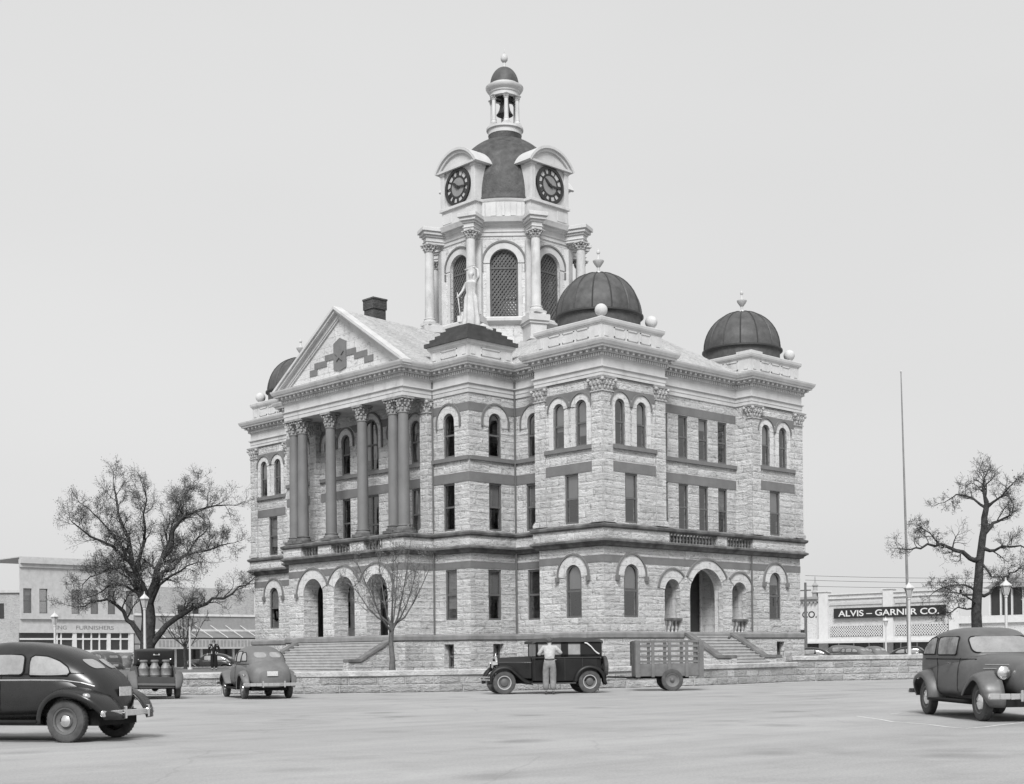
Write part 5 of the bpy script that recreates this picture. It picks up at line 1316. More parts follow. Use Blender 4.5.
def fender(mb, cx, cz, y0, y1, Rf, a0, a1, n=30, lip=.05, bulge=.09, nose=None):
    s = 1 if y1 > 0 else -1; W_ = abs(y1-y0); vs = []; K = 9
    for i in range(n+1):
        a = radians(a0+(a1-a0)*i/n); R = Rf(math.degrees(a)); q = i/n if nose == 'front' else (1-i/n if nose == 'tail' else 1); tp = 1-.38*max(0, 1-q/.25)**2; w = W_*tp; R -= (.07*max(0, 1-q/.2)**2)
        for k in range(K):
            f = k/(K-1); y = y0+s*w*(sin(f*pi/2)); rr = R+bulge*cos(f*pi/2)**.9-(lip if k == K-1 else 0)
            vs.append((cx+rr*cos(a), y, cz+rr*sin(a)))
    mb.add(vs, [(i*K+k, (i+1)*K+k, (i+1)*K+k+1, i*K+k+1) for i in range(n) for k in range(K-1)])
def place(o, wl, px, D, lat, dep, z=0.0):
    h = heading(lat, dep); p = at(px, D, z); R = Matrix.Rotation(h, 2); d = R @ Vector((wl[0], wl[1]))
    o.location = (p.x-d.x, p.y-d.y, z); o.rotation_euler = (0, 0, h); return o
def sedan(name, label, paint, hull, cab, wins, glass=CGL, wb=1.42, tr=.70, wr=.345, trunk=None, group=None, rearwin=None, lights=True, plate=True, cat='car', cap=None, rf=.33, ry=.52, rbx=None, bw=.86, belt=None, wsg=None, wsone=False, capr=.3):
    t = thing(name, label, cat, group=group); H = Loft(hull); Cb = Loft(cab); Ls = [H, Cb]
    m = MB(); H.mesh(m); body = m.build('body', paint, t, smooth=True, angle=60)
    m = MB(); Cb.mesh(m); m.build('roof', paint, t, smooth=True, angle=60)
    if trunk: T_ = Loft(trunk); Ls.append(T_); m = MB(); T_.mesh(m); m.build('trunk_lid', paint, t, smooth=True, angle=60)
    for s in (1, -1):
        m = MB(); fender(m, wb, .36, s*.50, s*.88, lambda d: .42+(.42*((120-d)/-80)**2 if d > 120 else .0)+(.06 if d < 10 else 0), -12, 172, bulge=.12, nose='front'); o = m.build('front_fender', paint, t, smooth=True, angle=80)
        sm = o.modifiers.new('thick', 'SOLIDIFY'); sm.thickness = .02
        m = MB(); fender(m, -wb, .36, s*ry, s*.88, lambda d: .43+(rf*((d-90)/95)**2 if d > 90 else 0), -8, 180, bulge=.12, nose='tail'); o = m.build('rear_fender', paint, t, smooth=True, angle=80)
        sm = o.modifiers.new('thick', 'SOLIDIFY'); sm.thickness = .02
        for x in (wb, -wb): wheel(t, x, s*tr, wr, mat_cap=cap, capr=capr)
        m = MB(); m.cbox((-.02, s*.79, .335), (1.9, .2, .045)); m.build('running_board', RUB, t, bevel=.012)
        for k, w_ in enumerate(wins):
            m = MB(); poly = w_ if isinstance(w_, list) else rrect(*w_)
            patch(m, Ls, 'L' if s > 0 else 'R', poly, .012); m.build('side_window', glass, t, smooth=True)
            m = MB(); pts = [Vector(surf(Ls, 'L' if s > 0 else 'R', p[0], p[1]))+Vector((0, s*.012, 0)) for p in poly]; m.tube(pts, .014, 5, closed=True); m.build('window_trim', RUB, t)
        m = MB()
        for xx in (wins[0][1]-.02 if not isinstance(wins[0], list) else .5,): pass
        for x in ((.78, -.22) if wins[0][1] > .3 else (.30, -.86)):
            pts = [Vector(surf(Ls, 'L' if s > 0 else 'R', x+.02*(z-.5), z))+Vector((0, s*.003, 0)) for z in [.42+.1*k for k in range(8)]]; m.tube(pts, .006, 4)
        m.tube([Vector(surf(Ls, 'L' if s > 0 else 'R', x, 1.1))+Vector((0, s*.004, 0)) for x in [-1.6+.2*k for k in range(13)]], .009, 4)
        m.build('door_gap', RUB, t)
        if belt:
            m = MB(); pts = [Vector(surf(Ls, 'L' if s > 0 else 'R', x, z))+Vector((0, s*.006, 0)) for x, z in belt]; m.tube(pts, .012, 5); m.build('belt_moulding', CHROME, t)
        m = MB(); p = Vector(surf(Ls, 'L' if s > 0 else 'R', -.1, 1.03)); m.bar(p+Vector((-.07, s*.05, 0)), p+Vector((.07, s*.05, 0)), .025); m.bar(p, p+Vector((0, s*.05, 0)), .03); m.build('door_handle', CHROME, t)
        if lights:
            m = MB(); m.lathe([(.001, -.26), (.05, -.22), (.10, -.08), (.115, .04), (.115, .09)], (wb+.28, s*.46, .86), 20, 'x'); hl = m.build('headlight', paint, t, smooth=True)
            m = MB(); m.lathe([(.118, .09), (.12, .11), (.1, .125), (.06, .14), (.001, .15)], (wb+.28, s*.46, .86), 20, 'x'); m.build('lens', CHROME, hl, smooth=True)
        p = Vector((-wb-.40, s*.80, .74)); m = MB(); m.ball(p, .055, 10, (1.5, 1, 1)); m.build('tail_light', CHROME, t, smooth=True)
    m = MB()
    if rearwin:
        for pl in rearwin:
            m = MB(); patch(m, Ls, 'B', pl, .012); m.build('rear_window', glass, t, smooth=True)
    for s in ((1,) if wsone else (1, -1)):
        m = MB(); ws = rrect(-.56, .56, 1.22, 1.52, .09) if wsone else rrect(*(sorted((s*.03, s*.53))), 1.20, 1.50, .07); patch(m, [Cb], 'F', ws, .012); m.build('windshield', wsg or CGL, t, smooth=True)
        m = MB(); m.tube([Vector(surf([Cb], 'F', p[0], p[1]))+Vector((.014, 0, 0)) for p in ws], .014, 5, closed=True); m.build('windshield_trim', RUB, t)
    # bumpers
    for nm, x, sg in (('front_bumper', wb+.86, 1), ('rear_bumper', rbx or min(hull[0][0], cab[0][0])-.13, -1)):
        m = MB(); pts = [(x-sg*.14*(abs(y)/bw)**2, y, .46) for y in [-bw+bw*.2*k for k in range(11)]]
        for a, b in zip(pts, pts[1:]): m.bar(a, b, .03, .1)
        for y in (-.34, .34): m.cbox((x+sg*.02, y, .47), (.05, .05, .2)); m.bar((x, y, .46), (x-sg*.35, y*.9, .46), .03)
        for y in (-bw, bw): m.ball((x-sg*.14, y, .46), .05, 8, (.6, .5, 1))
        m.build(nm, CHROME, t, bevel=.01)
    if plate:
        m = MB(); x = surf(Ls, 'B', 0, .78)[0]-.03; m.cbox((x-.0, 0, .80), (.012, .34, .15)); m.build('number_plate', m_plain('plate paint', .5, .15, scale=30), t)
    # grille and hood louvres
    m = MB(); xg = hull[-1][0]
    for k in range(12): z = .52+.045*k; p = surf(Ls, 'F', 0, z); m.bar((p[0]+.01, -.15+.004*k, z), (p[0]+.01, .15-.004*k, z), .02, .012)
    for s in (1, -1):
        for k in range(4):
            z = 1.0-.07*k; pts = [Vector(surf([H], 'L' if s > 0 else 'R', x, z))+Vector((0, s*.004, 0)) for x in (1.05, 1.25, 1.45, 1.65)]; m.tube(pts, .008, 4)
    m.build('grille', CHROME, t)
    m = MB(); m.box(-1.9, 1.9, -.55, .55, .26, .5); m.build('chassis', RUB, t)
    return t
HULL = [(-2.12, .34, .45, .72, 2.6, .05), (-2.02, .52, .40, .92, 2.8, .05), (-1.7, .64, .36, 1.08, 3, .06), (-1.2, .72, .34, 1.17, 3.6, .06), (-.4, .77, .33, 1.2, 4, .06), (.4, .77, .33, 1.2, 4, .06), (.75, .73, .34, 1.19, 3.8, .08), (1.05, .60, .36, 1.16, 3, .12), (1.5, .45, .40, 1.13, 2.7, .15), (1.95, .32, .42, 1.08, 2.5, .15), (2.12, .2, .5, 1.0, 2.3, .1)]
FAST = [(x if x > -1 else -1+(x+1)*.80, *q) for x, *q in [(-2.28, .20, .46, .72, 2.3, .05), (-2.2, .40, .44, .90, 2.4, .05), (-2.04, .54, .48, 1.08, 2.5, .1), (-1.8, .62, .52, 1.23, 2.6, .14), (-1.45, .68, .6, 1.39, 2.8, .18), (-.95, .72, .7, 1.54, 3, .2), (-.3, .73, .8, 1.62, 3.2, .2), (.25, .72, .8, 1.60, 3.2, .2), (.55, .68, .8, 1.50, 3, .2), (.8, .6, .8, 1.28, 2.8, .15), (.98, .5, .8, 1.14, 2.6, .1)]]
NOTCH = [(-1.95, .40, .6, .98, 2.5, .08), (-1.82, .56, .6, 1.22, 2.7, .1), (-1.6, .64, .65, 1.42, 2.9, .14), (-1.2, .70, .7, 1.58, 3, .18), (-.5, .73, .8, 1.68, 3.2, .2), (.15, .72, .8, 1.67, 3.2, .2), (.5, .68, .8, 1.57, 3, .2), (.76, .6, .8, 1.33, 2.8, .15), (.94, .5, .8, 1.16, 2.6, .1)]
DARKP = m_paint('dark car paint', .014, .16, .2); GREYP = m_paint('dusty grey car paint', .10, .45, .5); GREYP2 = m_paint('dusty mid grey car paint', .075, .30, .5); BLKP = m_paint('black car paint', .006, .38, .2, .35)
teardrop = [(-1.40, 1.12), (-1.36, 1.07), (-.72, 1.07), (-.70, 1.1), (-.70, 1.36), (-.76, 1.40), (-.98, 1.38), (-1.2, 1.30), (-1.34, 1.21)]
c1 = sedan('parked_car', 'glossy dark rounded two door sedan with sloping back, cut off beside the street edge', DARKP, [(x if x > -1 else -1+(x+1)*.8, *q) for x, *q in HULL], FAST, [(-.60, .38, 1.08, 1.41, .08), teardrop], glass=CGL2, rf=.36, ry=.34, rbx=-2.22, bw=.76, belt=[(.9, .99), (.4, 1.0), (-.2, 1.0), (-.8, 1.0), (-1.3, .99), (-1.6, .95), (-1.8, .89)],
           rearwin=[rrect(.05, .34, 1.18, 1.33, .06), rrect(-.34, -.05, 1.18, 1.33, .06)])
place(c1, (-1.42, .78), 64, 21.8, -.965, .26)
quart = [(-1.38, 1.18), (-.72, 1.18), (-.70, 1.46), (-.85, 1.50), (-1.1, 1.46), (-1.3, 1.35)]
NOTCH2 = [(-2.2, .42, .6, .98, 2.8, .06), (-2.1, .60, .6, 1.26, 3, .07), (-1.92, .69, .65, 1.48, 3.2, .09), (-1.55, .73, .7, 1.62, 3.4, .11), (-.8, .76, .8, 1.69, 3.8, .12), (-.1, .755, .8, 1.69, 3.8, .12), (.28, .73, .8, 1.61, 3.5, .12), (.50, .67, .8, 1.40, 3.2, .1), (.68, .56, .8, 1.2, 2.8, .08)]
quart = [(-1.80, 1.19), (-.98, 1.19), (-.96, 1.50), (-1.15, 1.53), (-1.45, 1.50), (-1.68, 1.39)]
c2 = sedan('parked_car', 'dusty grey two door sedan with bullet headlights parked beside the painted line', GREYP2, HULL, NOTCH2, [(-.82, .16, 1.18, 1.52, .06), quart], wsone=True, capr=.44, glass=m_plain('car glass with painted see-through tone', .22, .6, .1, .8, scale=2.5, bmp=0, stain=0), wsg=CGL2, rearwin=[rrect(-.3, .3, 1.25, 1.42, .08)], trunk=[(-2.3, .44, .45, .86, 2.6, .05), (-2.2, .56, .42, 1.0, 2.8, .05), (-1.9, .64, .45, 1.14, 3, .08), (-1.5, .68, .5, 1.2, 3, .1)])  # side glass: see-through brightness painted in as uneven grey
c2.scale = (1.04, 1.04, 1.05); place(c2, (-1.48, -.80), 925.3, 28.6, .05, -1.0)
c3 = sedan('parked_car', 'dusty grey four door sedan seen from behind with twin rear windows and pale bumper', GREYP, HULL, NOTCH, [(-.0, .42, 1.17, 1.48, .07), (-.72, -.1, 1.17, 1.5, .07), [(-1.38, 1.2), (-.82, 1.2), (-.82, 1.45), (-1.0, 1.47), (-1.25, 1.36)]],
           glass=CGL2, rearwin=[rrect(.05, .42, 1.30, 1.47, .08), rrect(-.42, -.05, 1.30, 1.47, .08)], trunk=[(-2.26, .44, .38, .90, 3.0, .05), (-2.16, .60, .36, 1.04, 3.2, .06), (-1.9, .68, .38, 1.19, 3.2, .1), (-1.5, .70, .5, 1.24, 3.2, .1)], wr=.34, rf=.16, ry=.66, rbx=-2.46, bw=.90)
place(c3, (-1.42, .72), 243.5, 43.3, -.40, .915)
# ---- black sedan of the twenties
def old_car():
    t = thing('black_sedan', 'old black boxy sedan with the man in a pale shirt leaning at its door', 'car')
    B = BLKP; m = MB()
    def sect(x, w, z0, z1, b=.05):
        return [(x, -w, z0), (x, w, z0), (x, w, z1-b), (x, w-b, z1), (x, -w+b, z1), (x, -w, z1-b)]
    def bodyloft(m, S):
        vs = [p for s in S for p in s]; n = len(S[0]); m.add(vs, [(i*n+j, (i+1)*n+j, (i+1)*n+(j+1) % n, i*n+(j+1) % n) for i in range(len(S)-1) for j in range(n)]+[tuple(range(n)), tuple((len(S)-1)*n+j for j in reversed(range(n)))])
    bodyloft(m, [sect(-1.86, .66, .5, 1.22), sect(-1.7, .74, .42, 1.22), sect(-.4, .76, .4, 1.22), sect(.5, .70, .42, 1.24, .1)]); m.build('body', B, t, bevel=.02)
    m = MB(); bodyloft(m, [sect(.5, .62, .5, 1.25, .2), sect(1.0, .50, .52, 1.235, .18), sect(1.6, .33, .55, 1.2, .14)]); m.build('hood', B, t, bevel=.015)
    m = MB()
    for s in (-1, 1):
        for k in range(16): x = .62+.05*k; w = .62-(x-.5)*.265; m.cbox((x, s*(w+.002), .95), (.02, .012, .22))
    m.build('hood_louvres', B, t)
    m = MB(); m.prism([(-.34, .5), (.34, .5), (.34, 1.1), (.2, 1.24), (-.2, 1.24), (-.34, 1.1)], 1.6, 1.68, lambda u, z, n: (n, u, z)); rad = m.build('radiator_shell', CHROME, t, bevel=.015)
    m = MB(); m.prism([(-.27, .58), (.27, .58), (.27, 1.06), (.15, 1.17), (-.15, 1.17), (-.27, 1.06)], 1.67, 1.695, lambda u, z, n: (n, u, z)); m.build('radiator_core', RUB, rad)
    m = MB(); m.lathe([(.05, 1.24), (.05, 1.27), (.02, 1.29), (.035, 1.34), (.001, 1.37)], (1.62, 0, 0), 10); m.build('radiator_cap', CHROME, t, smooth=True)
    # cabin: pillars, roof and belt
    m = MB(); w = .735
    for s in (-1, 1):
        for x0, x1 in ((.30, .38), (-.16, -.04), (-.72, -.48), (-1.86, -1.14)): m.box(x0, x1, min(s*w, s*(w-.06)), max(s*w, s*(w-.06)), 1.2, 1.74)
        m.box(-1.86, .38, min(s*w, s*(w-.06)), max(s*w, s*(w-.06)), 1.20, 1.30); m.box(-1.86, .38, min(s*w, s*(w-.06)), max(s*w, s*(w-.06)), 1.66, 1.76)
    m.box(-1.88, -1.82, -w+.01, w-.01, 1.2, 1.38); m.box(-1.88, -1.82, -w+.01, -.28, 1.38, 1.62); m.box(-1.88, -1.82, .28, w-.01, 1.38, 1.62); m.box(-1.88, -1.82, -w+.01, w-.01, 1.62, 1.76)
    m.box(.32, .39, -w+.01, w-.01, 1.66, 1.76); m.build('cabin', B, t)
    m = MB(); S = []
    for x, dz in ((-1.92, -.06), (-1.8, .02), (-1.2, .075), (-.5, .08), (.1, .05), (.36, .0), (.50, -.06)):
        S.append([(x, -.77, 1.72+min(0, dz)), (x, .77, 1.72+min(0, dz)), (x, .74, 1.79+dz*.6), (x, .4, 1.80+dz), (x, -.4, 1.80+dz), (x, -.74, 1.79+dz*.6)])
    bodyloft(m, S); m.build('roof', m_paint('roof cloth', .045, .8, .3, .2), t, smooth=True, angle=50)
    m = MB(); m.cbox((.36, 0, 1.46), (.012, 1.3, .42)); m.build('windshield', CGL2, t)
    for s in (-1, 1):
        for x0, x1 in ((-.04, .30), (-.48, -.16), (-1.14, -.72)):
            m = MB(); m.box(x0, x1, min(s*.70, s*.71), max(s*.70, s*.71), 1.30, 1.66); m.build('side_window', CGL2 if x0 != -.48 else CGL2, t)
        m = MB()
        for x in (.42, -.06, -.6, -1.2): m.box(x-.006, x+.006, min(s*.745, s*.765), max(s*.745, s*.765), .44, 1.22)
        m.box(-1.84, .5, min(s*.74, s*.775), max(s*.74, s*.775), 1.185, 1.215); m.build('door_gap', m_paint('belt trim', .03, .3), t)
        m = MB(); m.cbox((-.13, s*.80, 1.12), (.05, .05, .08)); m.cbox((-.25, s*.80, 1.13), (.09, .03, .025)); m.build('door_handle', CHROME, t)
        pts = [(-1.28, s*.765, 1.69), (-1.36, s*.775, 1.67), (-1.5, s*.775, 1.56), (-1.62, s*.775, 1.42), (-1.7, s*.775, 1.35), (-1.78, s*.765, 1.31)]
        m = MB(); m.tube(pts, [.02, .026, .02, .02, .026, .02], 8); m.build('landau_iron', m_plain('nickel', .6, .05, .3, .5), t, smooth=True)
        # fenders
        m = MB()
        def ribbon(m, path, y0, y1, th=.05):
            vs = []; K = 6; n = len(path)
            for i, (x, z) in enumerate(path):
                a = path[max(0, i-1)]; b = path[min(n-1, i+1)]; d = Vector((b[0]-a[0], b[1]-a[1])).normalized(); nr = Vector((-d.y, d.x))
                if nr.y < 0 and i == 0: pass
                for k in range(K): f = k/(K-1); e = .09*sin(pi*f)**.7*(1 if nr.y >= -.9 else 1)-(.03 if k in (0, K-1) else 0); y = y0+(y1-y0)*f; vs.append((x+nr.x*e*SG, y, z+nr.y*e*SG))
            m.add(vs, [(i*K+k, (i+1)*K+k, (i+1)*K+k+1, i*K+k+1) for i in range(n-1) for k in range(K-1)])
        SG = -1
        arc = [(1.45+.47*cos(radians(a)), .40+.47*sin(radians(a))) for a in range(-8, 128, 8)]
        ribbon(m, arc+[(1.05, .66), (.9, .52), (.78, .42), (.66, .36), (.5, .34)], s*.54, s*.84)
        o = m.build('front_fender', B, t, smooth=True, angle=70); o.modifiers.new('t', 'SOLIDIFY').thickness = .02
        m = MB(); arc = [(-1.45+.48*cos(radians(a)), .39+.48*sin(radians(a))) for a in range(4, 186, 7)]
        ribbon(m, [(-.92, .34)]+arc+[(-1.98, .28)], s*.58, s*.86); o = m.build('rear_fender', B, t, smooth=True, angle=70); o.modifiers.new('t', 'SOLIDIFY').thickness = .02
        m = MB(); m.cbox((-.2, s*.77, .345), (1.5, .24, .04)); m.build('running_board', m_paint('step edge', .05, .5), t, bevel=.01)
        for x in (1.45, -1.45):
            wheel(t, x, s*.70, .385, .13, .60, .34, mat_rim=m_plain('pale pinstriped rim', .40, .1) if False else RIM, mat_cap=RIM)
        m = MB(); m.lathe([(.001, -.14), (.08, -.1), (.12, 0), (.125, .06), (.10, .09), (.001, .1)], (1.72, s*.36, .98), 18, 'x'); m.bar((1.68, s*.36, .98), (1.62, s*.3, .8), .03); m.build('headlight', CHROME, t, smooth=True)
    m = MB(); m.bar((1.68, -.36, .86), (1.68, .36, .86), .025); m.build('headlight_bar', CHROME, t)
    for k, s in enumerate((-1, 1)):
        m = MB()
        for z in (.5, .58): 
            for a, b in zip(range(8), range(1, 9)): f = lambda i: (2.12-.12*((i-4)/4)**2, -.8+.2*i, z); 
        for z in (.48, .57):
            pts = [(s*(2.1 if s > 0 else 2.16)-s*.14*((i-5)/5)**2, -.82+.164*i, z) for i in range(11)]
            for a, b in zip(pts, pts[1:]): m.bar(a, b, .02, .05)
        m.bar((s*1.75, -.3, .52), (s*2.1, -.3, .52), .03); m.bar((s*1.75, .3, .52), (s*2.1, .3, .52), .03)
        m.build('front_bumper' if s > 0 else 'rear_bumper', CHROME, t)
    sp_ = wheel(t, -2.02, 0, .385, .14, .6, .34, mat_cap=RIM, name='spare_wheel'); sp_.rotation_euler = (0, 0, radians(90)); sp_.location = (-2.10, .1, .86)
    m = MB(); m.box(-1.9, 1.75, -.42, .42, .34, .5); m.tube([(1.45, -.7, .385), (1.45, .7, .385)], .035, 8); m.tube([(-1.45, -.7, .385), (-1.45, .7, .385)], .05, 8); m.build('chassis', RUB, t)
    # pale ring on each wheel
    for w_ in [c for c in t.children if c.name.startswith('wheel')]:
        sg = 1 if w_.location.y > 0 else -1
        m = MB(); m.lathe([(.205, sg*.066), (.235, sg*.07), (.235, sg*.06), (.205, sg*.056)], n=36, axis='y'); m.build('rim_stripe', m_plain('pale wheel stripe', .36, .1), w_, smooth=True)
    return t
oc = old_car(); place(oc, (1.45, .70), 503.9, 45.5, -.983, -.18)
# ---- slatted trailer
tr_o = thing('stake_trailer', 'grey slat sided wooden farm trailer hitched behind the black sedan', 'trailer')
TW = m_plain('weathered grey boards', .15, .25, .9, .15, scale=3, bmp=.01, fine=40, stain=.3)
m = MB(); m.box(-1.3, 1.05, -.6, .6, .50, .56); m.box(-1.3, 1.0, -.64, -.58, .52, .95); m.box(-1.3, 1.0, .58, .64, .52, .95); m.box(1.0, 1.06, -.6, .6, .52, 1.75); m.box(-1.3, -1.24, -.57, .57, .561, .95); m.build('box', TW, tr_o)
for s in (-1, 1):
    m = MB(); y = s*.63
    for z in (1.02, 1.20, 1.38, 1.56, 1.72): m.cbox((-.14, y, z), (2.34, .03, .075))
    m.build('side_slats', TW, tr_o)
    m = MB()
    for x in (-1.25, -.74, -.14, .44, .96): m.cbox((x, y+s*.035, 1.12), (.11 if abs(x) < .9 else .16, .045, 1.28))
    m.build('stake', TW, tr_o)
    wheel(tr_o, 0-.22, s*.72, .375, .13, .62, .2, mat_rim=TW, mat_cap=RIM)
m = MB()
for z in (1.02, 1.20, 1.38, 1.56, 1.72): m.cbox((-1.28, 0, z), (.03, 1.2, .075))
for y in (-.3, .3): m.cbox((-1.32, y, 1.3), (.04, .1, .9))
m.build('end_slats', TW, tr_o)
m = MB(); m.tube([(-.22, -.7, .375), (-.22, .7, .375)], .035, 8); m.bar((-.9, 0, .46), (1.3, 0, .46), .1, .08); m.bar((1.2, 0, .47), (2.15, 0, .5), .06); m.bar((2.15, 0, .5), (2.5, 0, .62), .05); m.build('drawbar', RUB, tr_o)
m = MB(); m.bar((2.3, 0, .02), (2.3, 0, .55), .03); m.bar((2.2, -.06, .6), (2.4, .06, .6), .03); m.build('prop_stand', RUB, tr_o)
place(tr_o, (-.22, .72), 672, 47.6, -1.0, -.03)
# ---- coupe with open trunk and three milk cans
cp_ = thing('coupe', 'dusty dark coupe seen from behind, trunk lid raised over three milk cans', 'car'); CPP = m_paint('worn coupe paint', .035, .6, .5); CPF = m_paint('dusty fender paint', .085, .6, .4)
hl = Loft([(-1.0, .64, .42, 1.1, 3.5, .05), (-.2, .70, .38, 1.15, 4, .05), (.5, .68, .38, 1.15, 4, .06), (.85, .58, .4, 1.12, 3, .1), (1.4, .42, .45, 1.1, 2.7, .12), (1.9, .30, .5, 1.02, 2.5, .1)])
cb = Loft([(-.95, .5, .8, 1.15, 2.6, .1), (-.7, .6, .8, 1.42, 2.8, .14), (-.3, .63, .8, 1.54, 3, .16), (.2, .62, .8, 1.54, 3.2, .16), (.5, .58, .8, 1.35, 3, .1), (.62, .52, .8, 1.15, 2.6, .1)])
m = MB(); hl.mesh(m); m.build('body', CPP, cp_, smooth=True, angle=60); m = MB(); cb.mesh(m); m.build('roof', CPP, cp_, smooth=True, angle=60)
for s in (1, -1):
    m = MB(); patch(m, [hl, cb], 'L' if s > 0 else 'R', rrect(-.4, .35, 1.14, 1.42, .06), .01); m.build('side_window', CGL, cp_)
    m = MB(); fender(m, 1.38, .36, s*.45, s*.82, lambda d: .42+(.4*((120-d)/-80)**2 if d > 120 else 0), -10, 170, bulge=.1); m.build('front_fender', CPF, cp_, smooth=True, angle=80).modifiers.new('t', 'SOLIDIFY').thickness = .02
    m = MB(); fender(m, -1.38, .36, s*.58, s*.86, lambda d: .44+(.2*((d-90)/95)**2 if d > 90 else 0), -6, 182, bulge=.13, lip=.08, nose='tail'); m.build('rear_fender', CPF, cp_, smooth=True, angle=80).modifiers.new('t', 'SOLIDIFY').thickness = .02
    for x in (1.38, -1.38): wheel(cp_, x, s*.70, .355, .15, mat_cap=RIM)
    m = MB(); m.prism([(-1.0, .45), (-1.0, 1.1), (-1.4, 1.02), (-1.75, .86), (-1.9, .7), (-1.92, .45)], s*.56, s*.62, lambda u, z, n: (u, n, z)); m.build('quarter_panel', CPP, cp_, bevel=.01)
    m = MB(); m.bar((-1.02, s*.55, 1.12), (-1.3, s*.5, 1.28), .03); m.build('lid_stay', CHROME, cp_)
m = MB(); m.box(-1.9, -1.0, -.56, .56, .58, .64); m.prism([(-.56, .36), (.56, .36), (.58, .74), (-.58, .70)], -1.97, -1.9, lambda u, z, n: (n, u, z)); m.build('trunk_tub', CPP, cp_)
m = MB(); vs = []; K = 13; Q = 7
for i in range(Q):
    f = i/(Q-1)
    for k in range(K): y = -.64+1.28*k/(K-1); vs.append((-1.02-.34*f-.10*(1-(y/.64)**2)*.6, y*(1-.04*f), 1.08+.55*f-.03*(y/.64)**2*(f > .9)))
m.add(vs, [(i*K+k, i*K+k+1, (i+1)*K+k+1, (i+1)*K+k) for i in range(Q-1) for k in range(K-1)]); o = m.build('trunk_lid', CPP, cp_, smooth=True); o.modifiers.new('t', 'SOLIDIFY').thickness = .035
m = MB(); m.cbox((-1.34, -.06, 1.46), (.02, .2, .1)); lp = m.build('plate_bracket', m_plain('bracket metal', .45), cp_); m = MB(); m.cbox((-1.355, -.06, 1.46), (.02, .1, .05)); m.build('bracket_hole', RUB, lp)
m = MB(); m.tube([(-1.38, -.62, .36), (-1.38, .62, .36)], .04, 8); m.ball((-1.38, 0, .36), .12, 10); m.box(-1.85, 1.7, -.4, .4, .36, .5); m.build('rear_axle', RUB, cp_, smooth=True)
m = MB(); m.bar((-2.0, -.75, .46), (-2.0, .6, .50), .03, .07); m.build('rear_bumper', CPF, cp_)
place(cp_, (-1.38, -.70), 177, 44.4, -.345, .94)
CAN = m_plain('milk can metal', .20, .35, .6, .4, .3, scale=5, stain=.4)
def milk_can(label, lx, ly, first=[None]):
    M_ = Matrix.Rotation(cp_.rotation_euler.z, 2) @ Vector((lx, ly)); loc = (cp_.location.x+M_.x, cp_.location.y+M_.y, .642)
    if first[0] is not None: o = copy_tree(first[0]); o.location = loc; o['label'] = label; return o
    o = thing('milk_can', label, 'milk can', loc, 0, 'milk cans in the open trunk'); first[0] = o
    m = MB(); m.lathe([(.001, 0), (.155, 0), (.16, .02), (.16, .12), (.168, .13), (.16, .14), (.16, .34), (.168, .35), (.16, .37), (.11, .47), (.095, .5), (.095, .56)], n=24); m.build('can_body', CAN, o, smooth=True, angle=40)
    m = MB(); m.lathe([(.095, .55), (.125, .56), (.13, .60), (.10, .62), (.001, .60)], n=24); m.build('can_lid', CAN, o, smooth=True, angle=40)
    m = MB()
    for s in (1, -1): m.tube([(0, s*.15, .38), (0, s*.20, .42), (0, s*.19, .49), (0, s*.11, .50)], .012, 6)
    m.build('handle', CAN, o, smooth=True); return o
milk_can('leftmost of the three metal milk cans standing in the coupe trunk', -1.6, .36); milk_can('middle one of the three metal milk cans in the coupe trunk', -1.6, .02); milk_can('rightmost of the three metal milk cans standing in the coupe trunk', -1.6, -.33)
# ---- distant parked cars: copies of the grey four door and the dark two door
def far(src, label, px, D, lat, dep, z=0):
    o = copy_tree(src); o['label'] = label; o['group'] = 'cars parked across the square'; h = heading(lat, dep); p = at(px, D); o.location = (p.x, p.y, z); o.rotation_euler = (0, 0, h); return o
far(c1, 'dark coupe roof just showing beside the utility pole at the courthouse corner', 808, 112, -.9, .3)
far(c2, 'dark low car left of the tall car below the lettered shop sign', 835, 114, -.93, .3)
far(c3, 'tall grey car with bright window below the lettered shop sign', 850.5, 112, -.55, .84)
far(c3, 'dark square backed car right of the tall car below the shop sign', 872, 117, -.2, .98)
far(c1, 'long rounded car between the two lamp posts and the grey two door sedan', 914, 108, .95, -.3)
far(c1, 'pale roofed rounded car behind the man in a dark suit', 212, 108, -.97, .2)
far(c3, 'square backed dark car showing above the fender of the coupe', 126, 97, -.1, .99)
far(c2, 'dark car behind the sloping back of the glossy sedan', 98, 92, -.7, .7)
